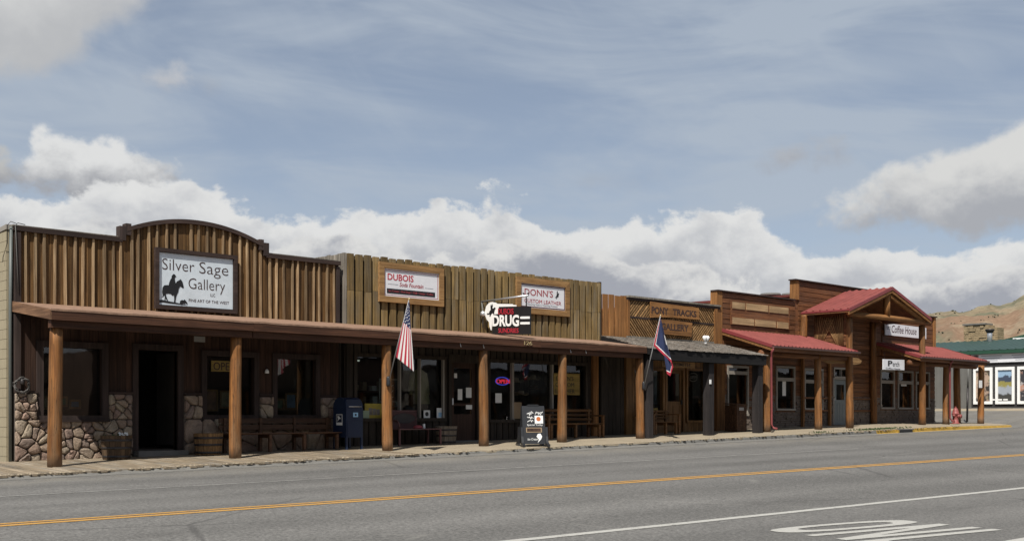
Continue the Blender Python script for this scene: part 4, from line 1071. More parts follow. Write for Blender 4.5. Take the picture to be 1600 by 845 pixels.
# ------------------------------------------------------------------ coffee house (fourth)
C0, C1 = UX(1118, YW) + .02, UX(1460, YW)
K0, K1 = UX(1242, YW), UX(1242, YW) + 6.4
zf4 = lambda x: zw(x, 23.95)
def coffee():
    b = thing('western_storefront', 'red-brown log-sided coffee house with stepped false front and red metal roofs', 'building', (C0, YW, zf4(C0)))
    top, tall = Z(4.335), Z(5.10); zb = Z(2.45); F = lambda u: UX(u, YW)
    pan = (F(1140), F(1231), Z(3.18), Z(4.0))
    fac = boxes('false_front', b, [((C0 + .02, YW, zb), (K0, YW + .12, top - .05)), ((K0 + .001, YW, zb), (K1, YW + .12, tall - .05)), ((K1 + .001, YW, zb), (C1 - .02, YW + .12, top - .05))], mLog)
    hboards('siding_board', fac, C0 + .3, K0 - .02, zb, top - .05, YW - .001, .03, .185, .022, mLog)
    hboards('siding_board', fac, K0 + .2, K1 - .2, zb, tall - .05, YW - .001, .03, .185, .022, mLog)
    hboards('siding_board', fac, K1 + .02, C1 - .2, zb, top - .05, YW - .001, .03, .185, .022, mLog)
    for a, e, z in ((C0 - .05, K0 - .13, top), (K0 - .13, K1 + .13, tall), (K1 + .13, C1 + .05, top)): box('coping', b, (a, YW - .12, z - .045), (e, YW + .2, z), mTrim)
    box('corner_board', b, (C0, YW - .07, zb - .3), (C0 + .28, YW - .001, top - .046), mOrange); box('corner_board', b, (C0 - .02, YW - .065, zb - .3), (C0 - .001, YW + .22, top - .046), mOrange)
    box('corner_board', b, (K0 - .02, YW - .07, top), (K0 + .19, YW - .001, tall - .046), mOrange); box('corner_board', b, (K0 - .04, YW - .06, top), (K0 - .021, YW + .2, tall - .046), mOrange)
    box('corner_board', b, (K1 - .19, YW - .07, top), (K1 + .02, YW - .001, tall - .046), mOrange)
    box('corner_board', b, (C1 - .19, YW - .07, zb), (C1, YW - .001, top - .046), mOrange)
    # framed panel with pale boards
    pn = boxes('board_panel', b, [((pan[0], YW - .075, pan[2]), (pan[0] + .06, YW - .031, pan[3])), ((pan[1] - .06, YW - .075, pan[2]), (pan[1], YW - .031, pan[3])), ((pan[0] + .06, YW - .06, pan[2]), (pan[1] - .06, YW - .04, pan[3]))], mLog)
    W = pan[1] - pan[0] - .12; xl = pan[0] + .06; zr1, zr2 = pan[3] - .02, pan[2] + .02; hh = .235
    for a, e in ((0, .22), (.24, .625), (.65, 1.0)): box('pale_board', pn, (xl + W * a, YW - .085, zr1 - hh), (xl + W * e - .02, YW - .0605, zr1), mPale)
    for a, e in ((0, .375), (.395, .765), (.79, 1.0)): box('pale_board', pn, (xl + W * a, YW - .085, zr2), (xl + W * e - .02, YW - .0605, zr2 + hh), mPale)
    # shop front
    zt = zb - .01; zs = Z(.72)
    W1 = (F(1137), F(1166), Z(.05), Z(1.66)); W2 = (F(1177), F(1191), Z(.12), Z(1.66)); W3 = (F(1213), F(1239), Z(.24), Z(1.74)); W4 = (F(1257), F(1283), Z(.26), Z(1.70))
    D = (F(1302), F(1325), zf4(40) + .02, Z(1.40)); T = (F(1303), F(1324), Z(1.52), Z(1.80))
    W5 = (F(1376), F(1395), Z(.32), Z(1.80)); W6 = (F(1403), F(1424), Z(.32), Z(1.80)); W7 = (F(1431), F(1450), Z(.32), Z(1.80))
    wins = [W1, W2, W3, W4, W5, W6, W7]; dop = (D[0], D[1], zf4(C0) - .4, D[3])
    lw = wallpart('lower_wall', b, C0 + .02, C1 - .02, zf4(C0) - .2, zt, YW, .14, mLog, wins + [dop, T])
    ex = [(o[0] - .09, o[1] + .09, o[2] - .09, o[3] + .09) for o in wins + [dop, T]]
    hboards('siding_board', lw, C0 + .1, C1 - .02, zs, zt, YW - .001, .03, .185, .02, mLog, ex)
    ledge('stone_veneer', b, C0 + .3, C1, lambda x: zf4(x) - .02, zs, YW - .001, ex)
    for o in (W1, W2): window(b, *o, YW, .08, mWhiteT, .06, rails=(o[3] - .17,), mw=.12)
    for o in (W3, W4, W5, W6, W7): window(b, *o, YW, .075, mWhiteT, .06, rails=(o[3] - .42,), mw=.13)
    window(b, *T, YW, .07, mWhiteT, .05, mull=((T[0] + T[1]) / 2,), mw=.03)
    door = boxes('door', b, [((D[0], YW + .02, D[2]), (D[1], YW + .06, D[2] + .98)), ((D[0], YW + .02, D[2] + .98), (D[0] + .26, YW + .06, D[3])), ((D[1] - .26, YW + .02, D[2] + .98), (D[1], YW + .06, D[3])), ((D[0] + .26, YW + .02, D[3] - .2), (D[1] - .26, YW + .06, D[3]))], mTeal)
    box('pane', door, (D[0] + .26, YW + .03, D[2] + .98), (D[1] - .26, YW + .036, D[3] - .2), mGlass)
    for i in range(4): box('panel_groove', door, (D[0] + .12 + i * .19, YW + .012, D[2] + .15), (D[0] + .21 + i * .19, YW + .0205, D[2] + .85), mTeal)
    box('handle', door, (D[0] + .05, YW - .03, D[2] + .95), (D[0] + .09, YW + .02, D[2] + 1.05), mMetal)
    boxes('door_frame', b, [((D[0] - .07, YW - .05, D[2]), (D[0], YW + .08, D[3])), ((D[1], YW - .05, D[2]), (D[1] + .07, YW + .08, D[3])), ((D[0] - .07, YW - .05, D[3] + .001), (D[1] + .07, YW + .08, D[3] + .06))], mWhiteT)
    for u, w in ((1249, .11), (1291, .11)): box('wall_post', b, (F(u), YW - .16, zf4(38) - .05), (F(u) + w, YW - .065, zt), mOrange)
    for z in (Z(.14), Z(.62)): 
        for a, e in ((1252, 1290), (1330, 1356)): box('rail', b, (F(a), YW - .12, z), (F(e), YW - .066, z + .06), mLog)
    # red metal main roof behind the false front
    v = [(30.2, 27, Z(3.80)), (42.3, 27, Z(5.17)), (42.3, 40, Z(5.17)), (30.2, 40, Z(3.80))]; v += [(x, y, z - .08) for x, y, z in v]
    meshobj('main_roof', b, v, [(0, 1, 2, 3), (7, 6, 5, 4), (0, 4, 5, 1), (1, 5, 6, 2), (2, 6, 7, 3), (3, 7, 4, 0)], mRedRoof)
    v = [(42.301, 27, Z(5.17)), (53, 27, Z(3.9)), (53, 40, Z(3.9)), (42.301, 40, Z(5.17))]; v = [(min(x, 48.05), y, z if x < 50 else Z(4.45)) for x, y, z in v]; v += [(x, y, z - .08) for x, y, z in v]
    meshobj('main_roof', b, v, [(0, 1, 2, 3), (7, 6, 5, 4), (0, 4, 5, 1), (1, 5, 6, 2), (2, 6, 7, 3), (3, 7, 4, 0)], mRedRoof)
    for u in (1204, 1237):
        x = UX(u, 28); z0 = ZV(u, 463, 28) - .15; rv = lathe('roof_vent', b, (x, 28, z0), [(.12, 0), (.12, .15), (.42, .16), (.45, .2), (.42, .27), (.05, .31)], mGreyWall, 14)
    shell(b, C0 + .02, C1 - .02, YW, 34, zf4(C0) + .1, Z(3.9), mLog, mDeck)
    return b, dict(W1=W1, W3=W3, D=D, W5=W5, W6=W6, W7=W7)
coff, c_w = coffee()

def ribbed(name, parent, p00, p10, p11, p01, mat, rib=.23, h=.03, th=.03):
    """corrugated sheet: p00->p10 along the eave, p00->p01 up the slope"""
    p00, p10, p11, p01 = map(Vector, (p00, p10, p11, p01)); L = (p10 - p00).length; n = max(2, round(L / rib))
    nr = (p10 - p00).cross(p01 - p00).normalized()
    if nr.z < 0: nr = -nr
    s = []
    for i in range(n):
        for t, d in ((0, 0), (.12, h), (.24, h), (.36, 0)): s.append(((i + t) / n, d))
    s.append((1, 0)); v = []
    for t, d in s:
        a = p00.lerp(p10, t); c = p01.lerp(p11, t); v += [a + nr * d, c + nr * d, c - nr * th, a - nr * th]
    m = len(s); f = []
    for i in range(m - 1):
        for j in range(4): f.append((4 * i + j, 4 * i + (j + 1) % 4, 4 * i + 4 + (j + 1) % 4, 4 * i + 4 + j))
    f += [(0, 1, 2, 3), tuple(4 * (m - 1) + j for j in (3, 2, 1, 0))]
    return meshobj(name, parent, [tuple(q) for q in v], f, mat)
def slab(name, parent, q, dz, mat):
    q = [Vector(p) for p in q]; v = [tuple(p) for p in q] + [tuple(p - Vector((0, 0, dz))) for p in q]
    return meshobj(name, parent, v, [(0, 1, 2, 3), (7, 6, 5, 4), (0, 4, 5, 1), (1, 5, 6, 2), (2, 6, 7, 3), (3, 7, 4, 0)], mat)
def gutter(parent, x0, x1, y, z, mat):
    v, f = [], []; ringgeo([[(x, y + a, z + b) for a, b in ((0.0, 0), (-.03, -.02), (-.11, -.02), (-.13, .0), (-.13, .05), (-.12, .05), (-.12, .0), (-.10, -.01), (-.03, -.01), (.0, .05))] for x in (x0, x1)], v, f)
    return meshobj('gutter', parent, v, f, mat)
def red_canopy(label, xa, xb, posts, down, extra=None):
    ye, z0, z1 = 21.88, Z(2.33), Z(2.98)
    c = thing('porch_canopy', label, 'canopy', (xa, ye, zw(xa, ye)))
    ribbed('metal_roof', c, (xa, ye, z0), (xb, ye, z0), (xb, YW - .04, z1), (xa, YW - .04, z1), mRedRoof, .23, .032, .02)
    slab('roof_deck', c, [(xa + .04, ye + .06, z0 - .03), (xb - .04, ye + .06, z0 - .03), (xb - .04, YW - .06, z1 - .04), (xa + .04, YW - .06, z1 - .04)], .07, mLog)
    for x in (xa - .0, xb - .035): slab('barge_board', c, [(x, ye + .0, z0 - .025), (x + .035, ye, z0 - .025), (x + .035, YW - .06, z1 - .025), (x, YW - .06, z1 - .025)], .16, mOrangeX)
    for x in (xa - .022, xb + .001): slab('metal_edge', c, [(x, ye - .01, z0 + .03), (x + .021, ye - .01, z0 + .03), (x + .021, YW - .06, z1 + .03), (x, YW - .06, z1 + .03)], .11, mRedTrim)
    box('fascia_board', c, (xa + .04, ye + .015, z0 - .2), (xb - .04, ye + .06, z0 - .035), mLog)
    gutter(c, xa - .03, xb + .03, ye + .01, z0 - .07, mGutter)
    tube('log_beam', c, [(xa + .02, 22.38, z0 - .24), (xb - .02, 22.38, z0 - .24)], .105, mLog, 12)
    for u, y, r in posts:
        x = UX(u, y); post('post', c, x, y, zw(x, y) - .02, z0 - .16, r)
    for u in down:
        x = UX(u, 21.95); zg = zw(x, 22)
        tube('downspout', c, [(x - .06, ye - .06, z0 - .08), (x - .04, 21.93, z0 - .22), (x, 21.97, z0 - .42), (x, 21.97, zg + .28), (x + .03, 21.9, zg + .16), (x + .06, 21.78, zg + .13)], .042, mHyd if False else plain('red_downspout', (.33, .08, .08), .5, .15), 6)
    return c
rc1 = red_canopy('red metal porch roof left of the coffee house gable', UX(1126, YW), UX(1340, 21.88), [(1198.5, 22.38, .13), (1278, 22.38, .13)], [1206])
rc2 = red_canopy('red metal porch roof at the street corner right of the gable', UX(1443, 21.88) - .25, UX(1542, 21.88), [(1478.5, 22.38, .13), (1533, 22.3, .135), (1495, 23.2, .15)], [1485])
def gable():
    yf = 21.92; xl, xr = UX(1327, yf), UX(1455, yf); xc = UX(1396, yf); zE, zA = Z(3.87), Z(4.88)
    g = thing('entrance_gable', 'log-framed entrance gable with red metal roof over the coffee house door', 'porch gable', (xc, yf, zw(xc, yf)))
    hw = (xr - xl) / 2; xc = (xl + xr) / 2
    for sgn, xe in ((-1, xl), (1, xr)):
        ribbed('metal_roof', g, (xe, yf, zE), (xe, YW - .05, zE), (xc, YW - .05, zA), (xc, yf, zA), mRedRoof, .3, .04, .02)
        slab('barge_board', g, [(xe, yf + .0, zE - .03), (xe, yf + .05, zE - .03), (xc, yf + .05, zA - .03), (xc, yf, zA - .03)], .17, mOrangeX)
        slab('metal_edge', g, [(xe - sgn * .0, yf - .022, zE + .03), (xe, yf - .001, zE + .03), (xc, yf - .001, zA + .035), (xc, yf - .022, zA + .035)], .12, mRedTrim)
        slab('roof_deck', g, [(xe, yf + .06, zE - .04), (xe, YW - .06, zE - .04), (xc, YW - .06, zA - .04), (xc, yf + .06, zA - .04)], .08, mLog)
        box('metal_edge', g, (xe - .02, yf, zE - .06), (xe + .02, YW - .06, zE - .001), mRedTrim)
        # log rafter of the front truss
        tube('rafter_log', g, [(xe - sgn * .25, yf + .2, zE - .11), (xc, yf + .2, zA - .22)], .11, mOrangeX, 12)
    px_l = UX(1327, 22.3); px_r = UX(1440.5, 22.3); zt = Z(3.72)
    tube('tie_log', g, [(px_l - .25, 22.15, zt), ((px_l + px_r) / 2, 22.15, zt + .02), (px_r + .35, 22.15, zt)], .105, mOrangeX, 14)
    tube('king_post', g, [(xc, 22.15, zt + .1), (xc, 22.15, zA - .25)], .13, mOrange, 12)
    for x in (px_l, px_r): post('post', g, x, 22.3, zw(x, 22.3) - .02, zt - .1, .135)
    # purlin logs running back, wall posts and the infilled left side
    for x in (px_l, px_r): tube('purlin_log', g, [(x, 21.98, zt + .19), (x, YW - .03, zt + .19)], .09, mOrangeX, 12)
    for u in (1255, 1364): x = UX(u, YW - .13); post('post', g, x, YW - .16, (Z(2.9) if u == 1255 else zw(x, 24) - .02), zt + .05, .13)
    xs = px_l - .1
    side = boxes('side_infill', g, [((xs - .02, 22.35, Z(2.55)), (xs + .03, YW - .3, zt + .06))], mLog)
    for i in range(6): box('siding_board', side, (xs - .05, 22.35, Z(2.58) + i * .16), (xs - .021, YW - .3, Z(2.58) + i * .16 + .14), mLog)
    for y0, dirn in ((22.45, 1), (YW - .35, -1)):
        for i in range(9):
            k = i / 8; ya = y0 + dirn * .05 * i * .6; yb = y0 + dirn * (.05 + .75 * k)
            tube('twig', side, [(xs - .07, ya, Z(2.56)), (xs - .07, yb, zt + .02 - .15 * k)], .022, mSlat, 6)
    return g
gable()

# ------------------------------------------------------------------ signs
RX, UPZ = (1, 0, 0), (0, 0, 1)
def tx(parent, s, Y, u0, u1, vt, vb, mat, name='lettering', **k):
    o = px(u0, vb, Y); return text(name, parent, s, o, RX, UPZ, UX(u1, Y) - o.x, ZV(u0, vt, Y) - o.z, mat, **k)
def flat(name, parent, uv, Y, th, mat):
    return prism(name, parent, [(px(u, v, Y).x, px(u, v, Y).z) for u, v in uv], (0, Y, 0), RX, UPZ, th, mat)
def crop(pts, ox, oy, s): return [(ox + a / s, oy + b / s) for a, b in pts]
def frame4(root, x0, x1, z0, z1, y, w, th, mat, name='frame_board'):
    """mitred frame, four boards"""
    O = [(x0, z0), (x1, z0), (x1, z1), (x0, z1)]; I = [(x0 + w, z0 + w), (x1 - w, z0 + w), (x1 - w, z1 - w), (x0 + w, z1 - w)]
    for i in range(4):
        j = (i + 1) % 4; prism(name, root, [O[i], O[j], I[j], I[i]], (0, y, 0), RX, UPZ, th, mat)
def silver_sign():
    Y = YW - .10; x0, x1 = UX(241, Y), UX(369, Y); z0, z1 = Z(2.36), Z(3.72)
    s = thing('shop_sign', 'pale blue framed sign with a mounted rider silhouette reading Silver Sage Gallery', 'sign', ((x0 + x1) / 2, Y, z0))
    box('panel', s, (x0 + .1, Y - .02, z0 + .1), (x1 - .1, Y + .02, z1 - .1), mPanel)
    frame4(s, x0, x1, z0, z1, Y + .02, .09, .09, mTrim)
    Yt = Y - .021; C = lambda p: crop(p, 240, 385, 8.446)
    for t, a in (('Silver', (253.5, 303.5, 403.2, 420.6)), ('Sage', (311.5, 356.5, 409, 432.6)), ('Gallery', (294.5, 351.5, 434, 456))): tx(s, t, Yt, *a, mBrownL, bold=-.013)
    tx(s, 'LLC', Yt, 328.8, 335.9, 458.4, 463.0, mBrownL, bold=-.01)
    tx(s, 'FINE ART OF THE WEST', Yt, 295, 357.8, 466.6, 471.0, mBrownL, bold=-.01)
    rider = [(105, 670), (120, 650), (112, 600), (118, 540), (140, 512), (180, 508), (198, 512), (205, 480), (220, 440), (240, 410), (236, 396), (250, 375), (262, 362), (280, 370), (298, 398), (280, 408), (278, 430), (285, 465), (288, 490), (310, 460), (345, 440), (355, 430), (362, 440), (380, 465), (398, 540), (385, 550), (365, 535), (350, 525), (330, 560), (325, 600), (305, 640), (295, 670), (285, 740), (268, 735), (272, 690), (268, 640), (245, 650), (225, 625), (190, 620), (160, 625), (165, 655), (188, 710), (175, 712), (155, 680), (152, 715), (143, 715), (148, 660), (140, 640), (130, 655)]
    flat('rider_silhouette', s, C(rider), Yt, .006, mBlk)
    flat('ground_silhouette', s, C([(58, 705), (110, 702), (200, 722), (290, 738), (345, 752), (440, 775), (300, 760), (200, 748), (120, 735), (60, 745)]), Yt, .005, mBlk)
    flat('bush_silhouette', s, C([(345, 760), (348, 720), (372, 705), (395, 712), (408, 698), (428, 722), (445, 745), (440, 770), (425, 745), (405, 760), (390, 752), (370, 772)]), Yt, .007, mBlk)
silver_sign()
def dubois_sign():
    Y = YW - .10; x0, x1 = UX(591.2, Y), UX(691.8, Y); z0, z1 = ZV(591.2, 470.8, Y), ZV(591.2, 408.5, Y)
    s = thing('shop_sign', 'white soda fountain sign in a golden wood frame, red lettering reading DUBOIS', 'sign', ((x0 + x1) / 2, Y, z0))
    box('panel', s, (x0 + .12, Y - .02, z0 + .1), (x1 - .12, Y + .02, z1 - .1), mPanelW)
    frame4(s, x0, x1, z0, z1, Y + .015, .155, .075, mFrameW)
    Yt = Y - .021; a, b, c, d = x0 + .19, x1 - .19, z0 + .19, z1 - .19
    for lo, hi in (((a, c), (b, c + .012)), ((a, d - .012), (b, d)), ((a, c), (a + .012, d)), ((b - .012, c), (b, d))): box('border_line', s, (lo[0], Yt - .002, lo[1]), (hi[0], Yt + .003, hi[1]), mDkRed)
    tx(s, 'DUBOIS', Yt, 605.6, 646, 426.6, 436.9, mRed, bold=.012); tx(s, 'Soda Fountain', Yt, 624.2, 661.5, 440.8, 447.4, mDkRed, shear=.25)
    for u0, u1 in ((606, 622), (664, 677)): x = UX(u0, Yt); box('rule', s, (x, Yt - .003, ZV(u0, 443.2 if u0 < 650 else 450, Yt) - .004), (UX(u1, Yt), Yt + .002, ZV(u0, 443.2 if u0 < 650 else 450, Yt) + .004), mGreyL)
    o = px(604.5, 457.6, Yt); box('black_band', s, (o.x, Yt - .004, o.z), (UX(679.6, Yt), Yt + .002, ZV(604.5, 450, Yt)), mBlk)
    tx(s, 'Ice Cream \u2022 Hot Dogs \u2022 Chili \u2022 Soups \u2022 Coffee', Yt - .005, 607.5, 677, 452.2, 456.4, mDkRed)
dubois_sign()
BRONC = [(205, 385), (225, 365), (240, 375), (245, 345), (265, 320), (262, 270), (270, 235), (280, 262), (290, 230), (297, 262), (290, 300), (310, 295), (325, 280), (340, 300), (330, 310), (320, 345), (315, 380), (300, 375), (290, 365), (270, 390), (260, 420), (248, 415), (252, 390), (240, 385), (220, 390)]
def donns_sign():
    Y = YW - .10; x0, x1 = UX(805.8, Y), UX(888.3, Y); z1 = ZV(805.8, 431.7, Y); z0 = ZV(888.3, 495.1, Y)
    s = thing('shop_sign', 'white custom leather sign in a golden wood frame, red lettering and small black bronco', 'sign', ((x0 + x1) / 2, Y, z0))
    box('panel', s, (x0 + .12, Y - .02, z0 + .1), (x1 - .12, Y + .02, z1 - .1), mPanelW)
    frame4(s, x0, x1, z0, z1, Y + .015, .17, .075, mFrameW)
    Yt = Y - .021; a, b, c, d = x0 + .18, x1 - .18, z0 + .19, z1 - .19
    for lo, hi in (((a, c), (b, c + .028)), ((a, d - .028), (b, d)), ((a, c + .028), (a + .028, d - .028)), ((b - .028, c + .028), (b, d - .028))): box('border_line', s, (lo[0], Yt - .002, lo[1]), (hi[0], Yt + .003, hi[1]), plain('maroon_line', (.12, .04, .06), .6))
    tx(s, "DONN'S", Yt, 819.7, 863.9, 449.8, 460.6, mDkRed, bold=.004); tx(s, 'CUSTOM LEATHER', Yt, 819.3, 876.8, 466.0, 471.9, mDkRed)
    tx(s, 'Featuring Made In Wyoming Products', Yt, 824, 871, 473.5, 476.4, mGreyL)
    C = [(867.2 + (p[0] - 205) / 135 * 6.3, 467.2 - (420 - p[1]) / 190 * 13) for p in BRONC]
    flat('bronco', s, C, Yt, .005, mBlk)
donns_sign()
def drug_sign():
    X = UX(750, YW); S = lambda p: [pxX(740 + a / 9.39, 450 + b / 9.39, X) for a, b in p]
    s = thing('hanging_sign', 'black and white drug store sign hung from a metal pole over the porch roof', 'sign', (X, 22.8, Z(2.1)))
    def pl(name, pts, off, th, mat):
        q = S(pts); return prism(name, s, [(-p.y, p.z) for p in q], (X - off, 0, 0), (0, -1, 0), UPZ, th, mat)
    pl('board', [(278, 275), (833, 268), (833, 678), (285, 680)], -.03, .05, mBlk)
    pl('white_shape', [(290, 205), (335, 215), (360, 232), (580, 235), (590, 245), (640, 250), (640, 268), (385, 275), (376, 300), (370, 380), (300, 385), (285, 470), (275, 620), (262, 610), (245, 560), (240, 500), (205, 460), (183, 400), (180, 340), (195, 270), (230, 225), (260, 208)], .021, .012, mWhite)
    pl('bronco', BRONC, .034, .006, mBlk)
    for y in (435, 516): pl('bar', [(695, y - 13), (712, y - 18), (833, y - 20), (833, y + 14), (712, y + 16), (695, y + 12)], .021, .01, mWhite)
    def t(txt, x0, x1, yt, yb, mat, off, **k):
        o, r = S([(x0, yb), (x1, yb)]); u = S([(x0, yt)])[0]
        o.x = X - off; text('lettering', s, txt, o, (0, r.y - o.y, r.z - o.z), UPZ, (Vector((0, r.y, r.z)) - Vector((0, o.y, o.z))).length, u.z - o.z, mat, **k)
    t('DUBOIS', 372, 600, 300, 385, mRed, .034, bold=.008); t('DRUG', 290, 680, 395, 562, mWhite, .035, bold=.035); t('SUNDRIES', 372, 668, 588, 656, mRed, .022, bold=.008)
    p, q = S([(95, 202), (800, 108)]); p.y = YW - .05; tube('pole', s, [p, q], .026, mMetal, 8)
    q2 = S([(770, 100)])[0]
    tube('strap', s, [q2 + Vector((0, .12, .06)), q2 + Vector((0, 0, -.04)), S([(775, 180)])[0], S([(772, 275)])[0]], .018, mIron, 6)
    tube('strap', s, [q2 + Vector((0, -.1, .05)), q2 + Vector((0, 0, -.03))], .02, mIron, 6)
    tube('strap', s, [S([(310, 172)])[0], S([(305, 215)])[0]], .016, mIron, 6)
    w = pxX(750, 471, X); tube('bracket', s, [(X, YW - .07, w.z), (X, YW - .12, w.z - .3), (X, YW - .12, Z(2.45))], .022, mGreyWall, 6)
    lathe('floodlight', s, (X - .05, YW - .18, Z(2.75)), [(.05, 0), (.09, .05), (.07, .13), (.03, .16)], mMetal, 10)
drug_sign()
def pony_signs():
    Y = YW - .10; C = lambda p: crop(p, 970, 455, 9.3875)
    a = thing('carved_sign', 'rough orange plank sign carved PONY TRACKS', 'sign', px(1053, 492, Y))
    flat('plank', a, C([(425, 152), (520, 165), (640, 185), (780, 200), (900, 218), (1020, 228), (1130, 248), (1137, 415), (1000, 405), (850, 392), (700, 382), (560, 378), (425, 386)]), Y, .05, mOrangeX)
    Yt = Y - .051; tx(a, 'PONY', Yt, 1018.1, 1044.2, 478.3, 490.0, mBrownL, bold=.03); tx(a, 'TRACKS', Yt, 1051.2, 1088.2, 482.2, 492.0, mBrownL, bold=.03)
    b = thing('carved_sign', 'rough orange plank sign carved GALLERY', 'sign', px(1053, 520, Y))
    flat('plank', b, C([(585, 412), (680, 420), (750, 425), (900, 446), (1032, 462), (1022, 668), (900, 652), (770, 640), (640, 628), (585, 622)]), Y, .05, mOrangeX)
    tx(b, 'GALLERY', Yt, 1032.8, 1076, 504.0, 514.6, mBrownL, bold=.03)
    Y = 22.28; c = thing('hanging_sign', 'narrow wooden silversmith sign hanging under the black fascia', 'sign', px(1058, 575, Y))
    flat('plank', c, [(1033, 562.5), (1084.2, 564.5), (1084.2, 575), (1033, 573)], Y, .04, mFrameW)
    tx(c, 'SILVERSMITH', Y - .041, 1035.5, 1078, 565.2, 570.8, mBrownL, bold=.005)
    for u in (1038, 1079): x = UX(u, Y); tube('hanger', c, [(x, Y - .02, ZV(u, 563.5, Y)), (x, Y - .02, Z(1.75))], .006, mIron, 5)
    f = thing('floodlight', 'white twin-bulb floodlight on the shake roof', 'lamp', px(1102, 533, 23.2))
    p = px(1102, 529, 23.2); lathe('base', f, (p.x, p.y, p.z - .18), [(.05, 0), (.05, .06), (.025, .09), (.025, .14)], mWhite, 10)
    for dx in (-.07, .07): lathe('bulb', f, (p.x + dx, p.y - .03, p.z - .08), [(.02, 0), (.05, .04), (.075, .10), (.07, .15), (.03, .18)], mWhite, 12)
pony_signs()
def coffee_signs():
    Y = YW - .08
    a = thing('shop_sign', 'long white sign with script lettering reading Coffee House under the gable', 'sign', px(1410, 524, Y))
    flat('panel', a, [(1381.9, 504.4), (1446, 512.2), (1446, 529.5), (1381.9, 522.9)], Y, .04, mPanelW)
    tx(a, 'Perch', Y - .041, 1384.3, 1391.7, 506.6, 514.6, mGreyL); tx(a, 'Coffee House', Y - .041, 1393.2, 1432, 507.6, 519.2, plain('script_lettering', (.10, .045, .05), .6), shear=.2)
    Y = 22.62; b = thing('hanging_sign', 'small grey-white sign hanging below the right porch roof reading Perch', 'sign', px(1395, 577, Y))
    flat('panel', b, [(1378.7, 560.8), (1411.7, 562), (1411.7, 578), (1378.7, 577)], Y, .04, mPanelW)
    tx(b, 'P', Y - .041, 1387.5, 1394.5, 563, 571.6, mBlk, bold=.03); tx(b, 'erch', Y - .041, 1395, 1405, 564.2, 572.2, mBlk); tx(b, 'Coffee House', Y - .041, 1384, 1406.5, 573.7, 575.9, mBlk)
    for u in (1381, 1409): x = UX(u, Y); tube('hanger', b, [(x, Y - .02, ZV(u, 561.5, Y)), (x, Y - .02, Z(2.45))], .007, mIron, 5)
    Y = 22.45; c = thing('log_slab_sign', 'rough log slab sign hanging behind the posts at the coffee house door', 'sign', px(1315, 569, Y))
    flat('slab', c, [(1282, 558.5), (1288, 556.8), (1310, 557.6), (1330, 558.6), (1339, 559.5), (1344, 563.5), (1342, 568), (1334, 569.6), (1310, 568), (1292, 567.6), (1284, 563)], Y, .07, mFrameW)
    for u in (1294, 1332): x = UX(u, Y); tube('hanger', c, [(x, Y - .03, ZV(u, 559, Y)), (x, Y - .03, Z(2.25))], .008, mIron, 5)
    Y = 22.01; n = thing('paper_notice', 'white paper notice on the last log post at the street corner', 'notice', px(1533, 606, Y))
    flat('sheet', n, [(1529.5, 594), (1534.5, 594), (1534.5, 605.5), (1529.5, 605.5)], Y, .006, mPaper)
coffee_signs()
